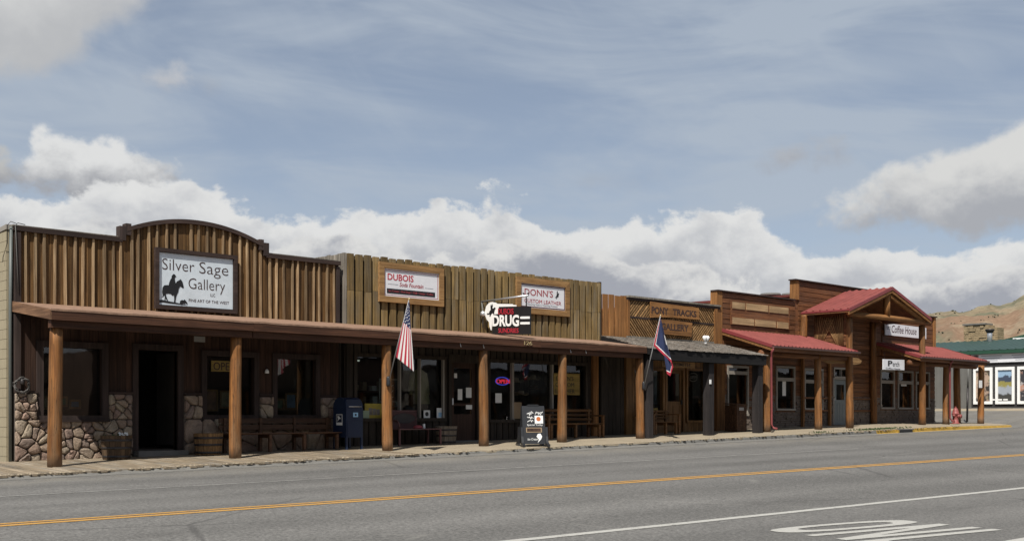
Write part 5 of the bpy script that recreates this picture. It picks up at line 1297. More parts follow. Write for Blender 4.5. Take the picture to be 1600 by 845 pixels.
def small_signs():
    Y = YW + .03; a = thing('window_sign', 'yellow wooden OPEN sign in the stone gallery window', 'sign', px(348, 580, Y))
    flat('board', a, [(329.5, 563), (371, 564.5), (371, 580.5), (329.5, 580)], Y, .02, mYelSign); tx(a, 'OPEN', Y - .021, 333.5, 368.5, 565.4, 577.8, mBrownL, bold=.006)
    Y = 22.9; b = thing('hanging_sign', 'tiny white sign hanging from the porch ceiling near the open doorway', 'sign', px(312, 534, Y))
    flat('board', b, [(303, 525), (320, 526), (320, 534.5), (303, 533.5)], Y, .015, plain('dull_white_panel', (.42, .41, .38), .7))
    for u in (305, 318): x = UX(u, Y); tube('hanger', b, [(x, Y - .01, ZV(u, 526, Y)), (x, Y - .01, Z(2.0))], .006, mIron, 5)
    Y = YW - .05; c = thing('window_sign', 'yellow wooden sign in the right shop window with three lines of black lettering', 'sign', px(885, 617, Y))
    flat('board', c, [(864.5, 582.6), (905, 583.8), (905, 617), (864.5, 616)], Y, .02, mYelSign)
    for t, u0, u1, v in (("DONN'S", 869, 896, 587), ('CUSTOM', 868, 897, 597), ('LEATHER', 868, 898, 607)): tx(c, t, Y - .021, u0, u1, v, v + 6.6, mBlk)
    Y = YW + .22; d = thing('neon_sign', 'lit red and blue neon OPEN sign in the drug store window', 'sign', px(785, 603, Y))
    tx(d, 'OPEN', Y, 775.5, 796.5, 592, 598.5, mNeonR, ext=.02); cx = px(785.5, 595, Y); 
    tube('blue_ring', d, [(cx.x + .26 * math.cos(q), Y + .02, cx.z + .11 * math.sin(q)) for q in [i * math.pi / 12 for i in range(25)]], .014, mNeonB, 6)
    Y = YW + .02; e = thing('window_sign', 'oval outlined OPEN sign on the right window of the cedar shop', 'sign', px(1083, 596, Y))
    cx = px(1083, 589, Y); tube('ring', e, [(cx.x + .24 * math.cos(q), Y, cx.z + .14 * math.sin(q)) for q in [i * math.pi / 12 for i in range(25)]], .01, mGreyWall, 6)
    tx(e, 'OPEN', Y, 1078, 1088.5, 586.5, 591, mGreyWall, ext=.01)
    Y = YW + .10; f = thing('chalkboard', 'white-framed chalkboard standing in the drug store window', 'sign', px(607, 628, Y))
    x0, x1, z0, z1 = UX(592, Y), UX(622.5, Y), ZV(607, 628, Y), ZV(607, 591.5, Y)
    box('slate', f, (x0, Y, z0), (x1, Y + .02, z1), mBlk); frame4(f, x0, x1, z0, z1, Y - .0005, .03, .02, mWhiteT)
    for k in range(3):
        zz = z1 - .16 - k * .17; tube('chalk_stroke', f, [(x0 + .1 + i * .06, Y - .006, zz + .035 * math.sin(i * 2.1 + k)) for i in range(7)], .008, mPaper, 4)
    Y = YW - .012
    for lab, u0, u1, v0, v1, m in (('yellow poster in the drug store window beside the mailbox', 570, 598, 630, 654.5, mYelP), ('pale green flyer taped over the yellow poster', 567.5, 577, 641, 654, mGrnP)):
        p = thing('poster', lab, 'poster', px((u0 + u1) / 2, v1, Y)); yy = Y - (.004 if m is mGrnP else 0)
        box('sheet', p, (UX(u0, yy), yy, ZV(u0, v1, yy)), (UX(u1, yy), yy + .003, ZV(u0, v0, yy)), m)
        if m is mYelP: 
            for i in range(3): x = UX(u0 + 6 + i * 6, yy); box('print', p, (x, yy - .002, ZV(u0, 648, yy)), (x + .11, yy - .0005, ZV(u0, 637 + i, yy)), plain('poster_print', (.25, .22, .2), .7, .5, 0, 10))
    for lab, u0, u1, v0, v1, m in (('white notice with a round dark emblem in the window above the maroon bench', 662, 672, 640.5, 652.5, mPaper), ('white and blue flyer low in the window beside the drug store door', 682.5, 692.5, 637, 653, mPaper), ('white sheet in the window right of the log post under the neon sign', 774, 784, 614, 629, mPaper), ('tan poster in the window behind the sandwich board', 803, 815, 628, 654, mHat)):
        p = thing('notice', lab, 'notice', px((u0 + u1) / 2, v1, Y)); box('sheet', p, (UX(u0, Y), Y, ZV(u0, v1, Y)), (UX(u1, Y), Y + .003, ZV(u0, v0, Y)), m)
        if 'emblem' in lab:
            c = px(667, 646.5, Y); prism('emblem', p, [(c.x + .06 * math.cos(i * .524), c.z + .06 * math.sin(i * .524)) for i in range(12)], (0, Y - .001, 0), RX, UPZ, .002, mBlk)
        if 'blue' in lab: box('print', p, (UX(685, Y), Y - .002, ZV(683, 651, Y)), (UX(691, Y), Y - .0005, ZV(683, 644, Y)), mLtBlue)
small_signs()
def inside():
    Y = YW + .3; c = thing('coat', 'long tan coat hanging in the drug store window', 'coat', px(655, 616, Y))
    p = px(654, 576, Y); v = []
    rings = []
    for s, hw_, dp in ((0, .05, .05), (.04, .13, .08), (.10, .22, .11), (.35, .21, .12), (.65, .24, .13), (.95, .28, .14)):
        rings.append([(p.x + .12 * s + hw_ * math.cos(q), Y + dp * math.sin(q), p.z - s) for q in [k * math.pi / 6 for k in range(12)]])
    vv, ff = [], []; ringgeo(rings, vv, ff); meshobj('body', c, vv, ff, mCoat, True)
    for sg in (-1, 1): tube('sleeve', c, [(p.x + sg * .2, Y, p.z - .12), (p.x + sg * .27, Y, p.z - .4), (p.x + sg * .29, Y - .03, p.z - .7)], [.07, .065, .06], mCoat, 8)
    Y = YW + .3
    for u, v_, lab in ((814, 617, 'lowest straw cowboy hat in the shop window behind the sandwich board'), (806, 597, 'left cowboy hat high in the window right of the neon sign'), (833, 593, 'right cowboy hat high in the window above the sandwich board'), (836, 608, 'dark brown cowboy hat in the window above the sandwich board')):
        q = px(u, v_, Y); h = thing('cowboy_hat', lab, 'hat', q, 'cowboy hats in the shop window')
        m = mBench if 'dark' in lab else mHat
        n = 20; vv, ff = [], []
        rings = []
        for r, z, cu in ((.02, .02, 0), (.10, .02, 0), (.215, .0, .09), (.21, -.012, .09), (.10, .0, 0), (.09, .06, 0), (.085, .12, 0), (.05, .135, 0), (.0, .11, 0)):
            rings.append([(q.x + r * 1.15 * math.cos(a), q.y + r * math.sin(a), q.z + z + cu * abs(math.cos(a)) ** 2) for a in [2 * math.pi * k / n for k in range(n)]])
        ringgeo(rings, vv, ff); meshobj('felt', h, vv, ff, m, True)
    # shelves of goods far back in the drug store
    sh = thing('display_shelf', 'dim shelf of goods inside the drug store window', 'shelf', (UX(596, 25), YW + 1.4, zf2(A0) + .1))
    for k in range(3):
        z = zf2(A0) + .6 + k * .42; box('shelf_board', sh, (A0 + .4, YW + 1.3, z), (A0 + 3.0, YW + 1.7, z + .03), mBench)
        for i in range(9): x = A0 + .5 + i * .27 + R.uniform(-.05, .05); box('goods', sh, (x, YW + 1.35, z + .031), (x + R.uniform(.08, .17), YW + 1.5, z + R.uniform(.14, .3)), R.choice([mHat, mPaper, mDkRed, mGrnP, mLtBlue]))
    Y = YW + .5
    d = thing('display_cloth', 'pale blue cloth hanging inside the cedar shop left window', 'cloth', px(1024, 640, Y)); q = px(1023, 580, Y)
    rings = [[(q.x + .07 * math.cos(a) * w, Y + .05 * math.sin(a), q.z - s) for a in [k * math.pi / 5 for k in range(10)]] for s, w in ((0, .6), (.3, 1), (.7, 1.3), (1.1, 1.5))]
    vv, ff = [], []; ringgeo(rings, vv, ff); meshobj('fold', d, vv, ff, plain('pale_blue_cloth', (.30, .37, .45), .9, .3, 0, 9), True)
    p = thing('notice', 'white vertical sheet taped inside the coffee house window beside the red downspout', 'notice', px(1225, 618, YW + .05)); Y = YW + .05
    box('sheet', p, (UX(1222.5, Y), Y, ZV(1225, 618, Y)), (UX(1228, Y), Y + .003, ZV(1225, 594, Y)), mPaper)
    p = thing('notice', 'small white note in the middle window right of the coffee house door', 'notice', px(1412, 603, YW + .05))
    box('sheet', p, (UX(1408, Y), Y, ZV(1412, 602.8, Y)), (UX(1416.5, Y), Y + .003, ZV(1412, 599, Y)), mPaper)
    # pictures and display pieces close behind the gallery glass
    rng = random.Random(9)
    art = [plain('painting_%s' % n, c, .6, .6, 0, 5) for n, c in (('ochre', (.30, .22, .12)), ('green', (.12, .17, .09)), ('blue', (.14, .2, .28)), ('rust', (.26, .12, .07)))]
    k = 0
    for w, n, lab in ((g_w1, 3, 'leftmost gallery window'), (g_w2, 2, 'middle gallery window'), (g_w3, 2, 'right gallery window')):
        for i in range(n):
            fx = w[0] + (w[1] - w[0]) * (.1 + .8 * i / n); ww = (w[1] - w[0]) * .62 / n; hh = ww * rng.uniform(.8, 1.4); z0 = w[2] + .08 + rng.uniform(0, .12); y = YW + .35 + .12 * i
            p = thing('framed_picture', '%s framed picture standing inside the %s' % (('left', 'centre', 'right')[i] if n == 3 else ('left', 'right')[i], lab), 'picture', (fx, y, z0))
            box('canvas', p, (fx + .03, y, z0 + .03), (fx + ww - .03, y + .02, z0 + hh - .03), art[k % 4]); frame4(p, fx, fx + ww, z0, z0 + hh, y, .045, .02, mDoorW); k += 1
    for u0, u1, v0, v1, lab in ((1381, 1386, 596, 634, 'left pale blind edge'), (1405, 1409, 610, 636, 'low pale table edge')): pass
inside()

# ------------------------------------------------------------------ flags
def flagpole(label, postu, bu, bv, tu, tv, grids, extra=()):
    """pole leaning out from a log post; cloth patches given as rows of photo points on the pole's plane"""
    b = px(bu, bv, 22.02); X = b.x; t = pxX(tu, tv, X)
    r = thing('flag', label, 'flag', b)
    lathe('bracket', r, (X, 22.03, b.z - .14), [(.045, 0), (.05, .05), (.045, .2), (.03, .24)], mBlkPl, 10)
    tube('pole', r, [(X, 22.02, b.z - .05), tuple(t + (t - b).normalized() * .05)], .014, plain('dull_pole_metal', (.42, .42, .42), .5), 8)
    lathe('finial', r, tuple(t + (t - b).normalized() * .07), [(.005, -.03), (.025, 0), (.005, .03)], plain('gilt_finial', (.6, .45, .2), .4, .1, .5), 8)
    for (L, Rr, colour, amp, ph) in grids:
        ns, nt = 60, 40; v = []; mi = []; f = []
        def bez(P, s):
            k = min(len(P) - 2, int(s * (len(P) - 1))); q = s * (len(P) - 1) - k
            return (P[k][0] + (P[k + 1][0] - P[k][0]) * q, P[k][1] + (P[k + 1][1] - P[k][1]) * q)
        for i in range(ns + 1):
            s = i / ns; a, c = bez(L, s), bez(Rr, s)
            for j in range(nt + 1):
                q = j / nt; u, w = a[0] + (c[0] - a[0]) * q, a[1] + (c[1] - a[1]) * q
                xx = X - .01 + amp * (.15 + s) * math.sin(q * 9 + ph + s * 1.5) * (.2 + q)
                p = pxX(u, w, xx); v.append(tuple(p))
        mats = [mFlagR, mFlagW, mFlagB]
        for i in range(ns):
            for j in range(nt):
                k = i * (nt + 1) + j; f.append((k, k + nt + 1, k + nt + 2, k + 1)); mi.append(colour((i + .5) / ns, (j + .5) / nt))
        o = meshobj('cloth', r, v, f, None, True, mats, mi)
        sm = o.modifiers.new('cloth_thickness', 'SOLIDIFY'); sm.thickness = .003; sm.offset = 0
    return r
def us(s, t):
    edge = .36 + .03 * t
    if s < edge:
        a = int(s / edge * 13); b = int(t * 5)
        return 1 if (a + b) % 2 == 0 and (s / edge * 13) % 1 < .62 and (t * 5) % 1 < .5 and s > .03 else 2
    w = [(0, .10), (.10, .215), (.215, .335), (.335, .46), (.46, .575), (.575, .68), (.68, .77), (.77, .85), (.85, .92), (.92, 1)]
    for k, (a, b) in enumerate(w):
        if a <= t < b: return 0 if k % 2 == 0 else 1
    return 0
C5 = lambda p: crop(p, 600, 470, 6.5)
flagpole('drooping stars and stripes flag on a pole from the third log post', 604.5, 607, 594, 638.2, 471.5,
    [(C5([(246, 12), (200, 200), (160, 380), (120, 572)]), C5([(258, 14), (270, 255), (288, 480), (302, 718)]), us, .05, .4)])
def wy(s, t):
    if s > .91 or t < .09: return 0
    if s > .875 or t < .115: return 1
    if t > .90 and .42 < s < .62: return 1
    return 2
def wy2(s, t):
    if s > .84 or t > .80: return 0
    if s > .79 or t > .74: return 1
    return 2
C6 = lambda p: crop(p, 990, 490, 7.04)
flagpole('dark blue flag with red and white border on a pole from a log post', 999.5, 1006, 601, 1031.3, 496,
    [(C6([(296, 55), (255, 200), (214, 345)]), C6([(302, 60), (322, 150), (352, 280), (390, 420), (424, 548)]), wy, .05, 1.0),
     (C6([(335, 455), (350, 560), (366, 660)]), C6([(424, 545), (435, 585), (404, 688)]), wy2, .02, 2.0)])

# ------------------------------------------------------------------ furniture on the walk
def ground(u, v, ymax=23.6):
    y = 22.5
    lo, hi = 20.9, ymax
    for _ in range(40):
        y = (lo + hi) / 2
        if ZV(u, v, y) > zw(UX(u, y), y): lo = y
        else: hi = y
    # a larger Y sinks the sight line's height further below the eye: pick the crossing if any
    x = UX(u, y); return Vector((x, y, zw(x, y)))
def barrel(label, u, y, r, h, mat, plants):
    x = UX(u, y); z = zw(x, y) + .005
    b = thing('barrel_planter', label, 'planter', (x, y, z)); n = 18
    for k in range(n):
        a0, a1 = 2 * math.pi * k / n + .012, 2 * math.pi * (k + 1) / n - .012; v, f = [], []; rings = []
        for s in (0, .5, 1.0):
            ro = r * (.86 + .14 * s); rings.append([(x + ro * math.cos(a0), y + ro * math.sin(a0), z + h * s), (x + ro * math.cos(a1), y + ro * math.sin(a1), z + h * s), (x + (ro - .03) * math.cos(a1), y + (ro - .03) * math.sin(a1), z + h * s), (x + (ro - .03) * math.cos(a0), y + (ro - .03) * math.sin(a0), z + h * s)])
        ringgeo(rings, v, f); meshobj('stave', b, v, f, mat)
    for s in (.06, .42, .74):
        ro = r * (.86 + .14 * s) + .004; rt = r * (.86 + .14 * (s + .1)) + .004
        lathe('hoop', b, (x, y, z + h * s), [(ro - .02, 0), (ro, 0), (rt, h * .10), (rt - .02, h * .10)], mIron, 28)
    lathe('soil', b, (x, y, z + h * .6), [(r * .8, 0), (r * .86, h * .25), (.02, h * .29)], mSoil, 18)
    if plants:
        v, f = [], []
        for i in range(90):
            a, q = R.uniform(0, 6.28), R.uniform(0, r * .8); bx, by = x + q * math.cos(a), y + q * math.sin(a); bz = z + h * .86; l = R.uniform(.03, .09); t = R.uniform(0, 6.28); k = len(v)
            v += [(bx, by, bz), (bx + l * math.cos(t), by + l * math.sin(t), bz + l * .6), (bx + l * .6 * math.cos(t + .8), by + l * .6 * math.sin(t + .8), bz + l * R.uniform(.8, 1.5))]; f.append((k, k + 1, k + 2))
        meshobj('foliage', b, v, f, mLeaf)
        v, f = [], []
        for i in range(14):
            bx, by, bz = x + R.uniform(.02, .2), y + R.uniform(-.2, .0), z + h * R.uniform(.95, 1.1); l = .022; k = len(v)
            v += [(bx - l, by, bz), (bx + l, by, bz), (bx, by - .01, bz + 1.6 * l), (bx, by - .02, bz - l)]; f += [(k, k + 1, k + 2), (k, k + 3, k + 1)]
        meshobj('blossom', b, v, f, mWhite)
    return b
barrel('dark half-barrel planter with white blossoms left of the open doorway', 182, 23.35, .325, .50, wood('dark_oak_stave', (.20, .13, .075), (.10, .065, .04), 'z', var=.4), True)
barrel('golden oak half-barrel planter right of the open doorway', 325.5, 23.4, .33, .48, mBarrel, False)
barrel('grey half-barrel planter beside the drug store door', 697, 23.45, .30, .47, mBarrelG, False)

def slatbench(label, x0, x1, y0, y1, zf, mat, seat_h=.44, back_h=.85, nback=2, arms=False, logs=False, legs=3, mat_leg=None):
    z = zf((x0 + x1) / 2); b = thing('bench', label, 'bench', ((x0 + x1) / 2, (y0 + y1) / 2, z))
    sl = .0174 if x1 - x0 > 0 else 0
    def bar(name, lo, hi):
        if logs: tube(name, b, [(lo[0], (lo[1] + hi[1]) / 2, (lo[2] + hi[2]) / 2), (hi[0], (lo[1] + hi[1]) / 2, (lo[2] + hi[2]) / 2)], (hi[2] - lo[2]) / 2, mat, 8)
        else: box(name, b, lo, hi, mat)
    n = 3; d = (y1 - y0 - .08) / n
    for i in range(n): box('seat_board', b, (x0, y0 + i * d, z + seat_h - .045 + .012 * (2 - i)), (x1, y0 + (i + 1) * d - .012, z + seat_h + .012 * (2 - i) - .024), mat)
    hgt = (back_h - seat_h - .06) / nback
    for i in range(nback): a = z + seat_h + .07 + i * hgt; bar('back_rail', (x0 + .02, y1 - .07, a), (x1 - .02, y1 - .03, a + hgt * .72))
    for i in range(legs):
        x = x0 + .12 + (x1 - x0 - .30) * i / (legs - 1); zz = zf(x)
        box('leg', b, (x, y0 + .03, zz), (x + .07, y0 + .10, z + seat_h - .046), mat_leg or mat); box('leg', b, (x, y1 - .10, zz), (x + .07, y1 - .03 + .001, z + back_h - .02 - (0 if logs else .0)), mat_leg or mat)
        box('leg_brace', b, (x + .01, y0 + .1, z + seat_h - .12), (x + .06, y1 - .1, z + seat_h - .047), mat_leg or mat)
    if arms:
        for x in (x0 - .02, x1 - .06):
            box('arm_rest', b, (x, y0 - .02, z + seat_h + .2), (x + .09, y1 - .03, z + seat_h + .245), mat); box('arm_post', b, (x + .01, y0, zf(x)), (x + .08, y0 + .07, z + seat_h + .199), mat)
    return b
slatbench('long dark plank bench against the fieldstone wall beside the mailbox', UX(350, 23.4), UX(531, 23.3), 23.15, 23.72, zf1, mBench, .43, .80, 2, legs=4)
slatbench('log-railed bench behind the sandwich board under the yellow sign', UX(850, 23.3), UX(940, 23.2), 23.1, 23.68, zf2, mBench2, .43, .88, 3, arms=True, logs=True)
slatbench('honey log bench in front of the cedar shop beside its door', UX(1012, 23.2), UX(1057, 23.1), 22.95, 23.5, zf3, mBench2, .40, .78, 3, arms=True, logs=True)
def crate_sign():
    Y = 23.55; p = px(1023, 648, Y); c = thing('woven_box', 'small yellow wicker box on the honey log bench', 'box', p)
    x0, x1 = UX(1013, Y), UX(1027, Y); z0, z1 = ZV(1020, 648, Y), ZV(1020, 637, Y)
    for i in range(5): box('band', c, (x0, Y - .02, z0 + (z1 - z0) * i / 5), (x1, Y + .2, z0 + (z1 - z0) * (i + 1) / 5 - .006), mYelSign)
    box('core', c, (x0 + .01, Y - .01, z0 + .01), (x1 - .01, Y + .19, z1 - .01), mBench)
crate_sign()
def maroon_bench():
    x0, x1 = UX(612, 23.4), UX(680, 23.35); z = zf2(17.8); b = thing('bench', 'maroon slatted metal bench with an oval medallion in its back', 'bench', ((x0 + x1) / 2, 23.4, z))
    xm = x0 + (x1 - x0) * .42; ra, rb = .36, .13; zc = z + .70
    n = 26
    for i in range(n):
        x = x0 + .05 + (x1 - x0 - .45) * i / (n - 1); zt = z + .86 + .05 * math.sin(math.pi * i / (n - 1)); box('back_slat', b, (x, 23.66, z + .40), (x + .022, 23.68, zt), mMaroon)
    prism('medallion', b, [(xm + ra * math.cos(q), zc + rb * math.sin(q)) for q in [i * math.pi / 12 for i in range(24)]], (0, 23.655, 0), RX, UPZ, .02, mIron)
    for i in range(7): box('seat_slat', b, (x0, 23.08 + i * .08, z + .41), (x1, 23.08 + i * .08 + .06, z + .435), mMaroon)
    box('top_rail', b, (x0, 23.64, z + .88), (x1 - .38, 23.70, z + .91), mMaroon)
    for x in (x0, x1 - .05):
        for y in (23.08, 23.60): box('leg', b, (x, y, zf2(x)), (x + .045, y + .045, z + .409), mMaroon)
    tube('arm_rest', b, [(x0 + .02, 23.65, z + .66), (x0 + .02, 23.2, z + .64), (x0 + .02, 23.1, z + .55), (x0 + .02, 23.1, z + .44)], .022, mMaroon, 8)
    c = thing('soda_can', 'small white and red can on the maroon bench seat', 'can', (x1 - .42, 23.3, z + .436)); lathe('body', c, (x1 - .42, 23.3, z + .437), [(.03, 0), (.034, .01), (.034, .10), (.028, .12)], mWhite, 12)
    d = thing('folded_bag', 'dark red bag lying on the maroon bench seat', 'bag', (x1 - .6, 23.3, z + .436)); rings = [[(x1 - .62 + r * math.cos(a), 23.3 + r * .7 * math.sin(a), z + .437 + h) for a in [k * math.pi / 6 for k in range(12)]] for r, h in ((.13, 0), (.15, .03), (.11, .07), (.04, .09))]
    v, f = [], []; ringgeo(rings, v, f); meshobj('fabric', d, v, f, mDkRed, True)
maroon_bench()
def mailbox():
    y0 = 22.98; x0, x1 = UX(541, y0), UX(567, y0); y1 = y0 + .56; z = zw(x0, y0); r = thing('mailbox', 'blue street mailbox with rounded top beside the long bench', 'mailbox', ((x0 + x1) / 2, (y0 + y1) / 2, z))
    zb, zs, n = z + .30, z + 1.04, 14; hw = (y1 - y0) / 2; yc = (y0 + y1) / 2
    prof = [(y0, zb), (y1, zb), (y1, zs)] + [(yc + hw * math.cos(q), zs + .24 * math.sin(q)) for q in [math.pi * k / n for k in range(1, n)]] + [(y0, zs)]
    body = prism('body', r, prof, (x0, 0, 0), (0, 1, 0), UPZ, x1 - x0, mMail)
    box('collection_door', body, (x0 + .03, y0 - .012, zb + .03), (x1 - .03, y0 - .0, zb + .40), mMail); box('door_seam', body, (x0 + .02, y0 - .006, zb + .405), (x1 - .02, y0 - .0, zb + .415), mMailD)
    box('label_sticker', body, (x0 + .20, y0 - .013, zs - .24), (x0 + .34, y0 - .001, zs - .13), mLtBlue); box('label_print', body, (x0 + .245, y0 - .016, zs - .21), (x0 + .295, y0 - .0131, zs - .16), mMailD)
    v = [(x0 + .03, y0 - .008, zs + .0), (x1 - .03, y0 - .008, zs), (x1 - .03, y0 + .05, zs + .19), (x0 + .03, y0 + .05, zs + .19)]; v += [(a, b + .03, c) for a, b, c in v]
    meshobj('chute', body, v, [(0, 1, 2, 3), (7, 6, 5, 4), (0, 4, 5, 1), (1, 5, 6, 2), (2, 6, 7, 3), (3, 7, 4, 0)], mMailD)
    tube('chute_handle', body, [(x0 + .06, y0 - .03, zs + .015), (x1 - .06, y0 - .03, zs + .015)], .012, mMetal, 6)
    for x in (x0, x1 - .05):
        for y in (y0, y1 - .05): box('leg', r, (x, y, zw(x, y) - .003), (x + .05, y + .05, zb), mMail)
    # emblem on the left side: white panel with a dark bird head
    xs = x0 - .002; o = Vector((xs, 0, 0)); ex, ey = (0, -1, 0), UPZ; a, c = -(yc + .14), zb + .30
    prism('emblem_panel', body, [(a, c), (a + .26, c - .0), (a + .26, c + .27), (a, c + .27)], o, ex, ey, .004, mPaper)
    prism('emblem_ground', body, [(a + .02, c + .07), (a + .24, c + .07), (a + .24, c + .25), (a + .02, c + .25)], o + Vector((-.005, 0, 0)), ex, ey, .002, mMailD)
    prism('emblem_bird', body, [(a + .05, c + .22), (a + .12, c + .225), (a + .21, c + .16), (a + .14, c + .15), (a + .04, c + .085), (a + .09, c + .15)], o + Vector((-.0075, 0, 0)), ex, ey, .002, mPaper)
mailbox()
def sandwich_board():
    s = thing('sandwich_board', 'black plastic A-frame sandwich board with chalked menu near the kerb', 'sandwich board', (0, 0, 0)); W, H = .60, 1.05; LEAN = .20
    for sg in (1, -1):
        # face panel leaning inwards; local -y is the front
        yb, yt = -sg * .26, -sg * .05
        v = [(-W / 2, yb, .06), (W / 2, yb, .06), (W / 2, yt, H), (-W / 2, yt, H)]; v += [(x, y + sg * .035, z) for x, y, z in v]
        meshobj('panel', s, v, [(0, 1, 2, 3), (7, 6, 5, 4), (0, 4, 5, 1), (1, 5, 6, 2), (2, 6, 7, 3), (3, 7, 4, 0)], mBlkPl)
        for x in (-1, 1):
            prof = [(-.30 * sg + -sg * .20, 0), (-.30 * sg - sg * .20, .045), (-.33 * sg, .10), (-.25 * sg, .26), (-.2 * sg, .5), (-.12 * sg, .5), (-.17 * sg, .2), (-.20 * sg, .06), (-.12 * sg, .0)]
            prism('foot', s, prof, (x * (W / 2 - .005) - (.06 if x < 0 else 0), 0, 0), (0, 1, 0), UPZ, .065, mBlkPl)
    box('handle', s, (-.15, -.06, H + .001), (.15, .06, H + .04), mBlkPl)
    ang = math.atan2(.21, H - .06); up = Vector((0, math.sin(ang), math.cos(ang))); rt = Vector((1, 0, 0)); o = Vector((-W / 2, -.262, .06))
    def at(a, b): return o + rt * (a * W) + up * (b * (H - .06))
    def t(txt, a0, a1, b0, b1, m, **k): text('lettering', s, txt, at(a0, b0), rt, up, (a1 - a0) * W, (b1 - b0) * H, m, **k)
    t('Special Today', .2, .9, .475, .535, mPaper); t('Ice Cream', .2, .66, .10, .16, mPaper, shear=.2)
    rng = random.Random(3)
    for a0, a1, b, h in ((.22, .5, .82, .1), (.58, .92, .82, .1), (.22, .5, .70, .06), (.22, .48, .60, .06)):
        k = 14; tube('chalk_stroke', s, [tuple(at(a0 + (a1 - a0) * i / k, b + h * rng.uniform(-.6, .6)) + Vector((0, -.006, 0))) for i in range(k + 1)], .010, mPaper, 4)
    nrm = rt.cross(up)
    def patch(name, a0, a1, b0, b1, m, th): 
        return prism(name, s, [(a0 * W, b0 * (H - .06)), (a1 * W, b0 * (H - .06)), (a1 * W, b1 * (H - .06)), (a0 * W, b1 * (H - .06))], o + nrm * .002, rt, up, th, m)
    patch('taped_sheet', .55, .92, .55, .76, mPaper, .004)
    c = at(.72, .67); prism('orange_print', s, [(.06 * math.cos(i * .524), .06 * math.sin(i * .524)) for i in range(12)], c + nrm * .0065, rt, up, .002, mTape)
    patch('tan_band', .15, .85, .31, .44, mHat, .003); patch('brown_band', .19, .80, .33, .42, mDoorD, .005)
    pts = [(.64, .03), (.70, .12), (.60, .20), (.66, .27), (.78, .28), (.85, .20), (.80, .13)]; prism('chalk_drawing', s, [(a * W, b * (H - .06)) for a, b in pts], o + nrm * .002, rt, up, .003, mPaper)
    y = 21.42; x = UX(832, y); s.location = (x, y, zw(x, y) + .003); s.rotation_euler = (0, 0, math.radians(-32))
sandwich_board()
def bin_cabinet():
    y0, y1 = 22.9, 23.42; x0, x1 = UX(1151.5, y0), UX(1165.7, y0) + .05; z = zw(x0, y0); h = .95
    c = thing('litter_bin', 'dark wooden litter bin cabinet under the shake-roofed porch', 'litter bin', ((x0 + x1) / 2, (y0 + y1) / 2, z))
    box('core', c, (x0 + .02, y0 + .02, z), (x1 - .02, y1 - .02, z + h - .05), mBench)
    n = 7
    for i in range(n): a = x0 + (x1 - x0) * i / n; box('front_slat', c, (a, y0 - .0, z + .02), (a + (x1 - x0) / n - .01, y0 + .019, z + h - .04), mBench)
    for i in range(n): a = y0 + .02 + (y1 - y0 - .03) * i / n; box('side_slat', c, (x0, a, z + .02), (x0 + .019, a + (y1 - y0 - .03) / n - .01, z + h - .04), mBench)
    v = [(x0 - .02, y0 - .02, z + h - .04), (x1 + .02, y0 - .02, z + h - .04), (x1 + .02, y1, z + h - .0), (x0 - .02, y1, z + h)]; v += [(a, b, d + .03) for a, b, d in v]
    meshobj('lid', c, v, [(0, 1, 2, 3), (7, 6, 5, 4), (0, 4, 5, 1), (1, 5, 6, 2), (2, 6, 7, 3), (3, 7, 4, 0)], mBench)
    box('plate', c, (x0 + .12, y0 - .012, z + h - .22), (x0 + .38, y0 - .001, z + h - .12), mMetal)
bin_cabinet()
def hydrant():
    y = 22.45; x = UX(1493, y); z = zw(x, y); h = thing('fire_hydrant', 'faded red fire hydrant among the corner posts', 'hydrant', (x, y, z)); k = .82
    lathe('barrel', h, (x, y, z), [(.17, 0), (.17, .05), (.12, .06), (.115, .40), (.15, .41), (.15, .46), (.125, .47), (.12, .56), (.085, .65), (.03, .69)], mHyd, 18)
    lathe('top_nut', h, (x, y, z + .685), [(.035, 0), (.035, .05), (.02, .055)], mHyd, 5, False)
    tube('side_outlet', h, [(x + .08, y, z + .36), (x + .21, y, z + .36)], .055, mHyd, 10); tube('outlet_cap', h, [(x + .21, y, z + .36), (x + .26, y, z + .36)], .065, mHyd, 8)
    tube('side_outlet', h, [(x - .08, y, z + .36), (x - .2, y, z + .36)], .055, mHyd, 10)
    tube('pumper_outlet', h, [(x, y - .08, z + .33), (x, y - .21, z + .33)], .075, mHyd, 12); tube('outlet_cap', h, [(x, y - .21, z + .33), (x, y - .26, z + .33)], .085, mHyd, 8)
    tube('cap_chain', h, [(x + .25, y, z + .32), (x + .3, y - .02, z + .27)], .02, mIron, 6)
hydrant()
def street_pole():
    X = UX(1511, 24.6); y = 24.6; z = zw(X, 24.5); p = thing('street_sign_pole', 'leaning dark metal signpost behind the corner porch', 'signpost', (X, y, z))
    a = Vector((X, y, z - .02)); b = a + Vector((.10, -.02, 2.75)); m = a.lerp(b, .58)
    tube('lower_pole', p, [a, m], .05, mIron, 8); tube('upper_pole', p, [m, b], .045, mGreyWall, 8)
    box('sign_blade', p, (b.x - .35, b.y - .01, b.z - .02), (b.x + .1, b.y + .01, b.z + .12), mGreenD)
street_pole()
def rope_coil():
    y = YW - .16; c = px(34, 602, y); r = thing('rope_coil', 'coiled dark rope and wire hanging over the stone pier at the left corner', 'rope', (c.x, y, c.z - .15))
    rng = random.Random(5); pts = []
    for i in range(90):
        q = i * .35; rr = .15 + rng.uniform(-.03, .03); pts.append((c.x + rr * math.cos(q), y - .02 + rng.uniform(-.03, .03), c.z + rr * math.sin(q)))
    tube('coil', r, pts, .012, plain('dusty_rope', (.14, .13, .12), .8), 5)
    lathe('lantern', r, (c.x, y - .03, c.z + .02), [(.03, 0), (.045, .02), (.045, .09), (.02, .12)], mIron, 8)
    tube('hanger', r, [(c.x, y, c.z + .14), (c.x, YW - .03, c.z + .2)], .01, mIron, 5)
rope_coil()
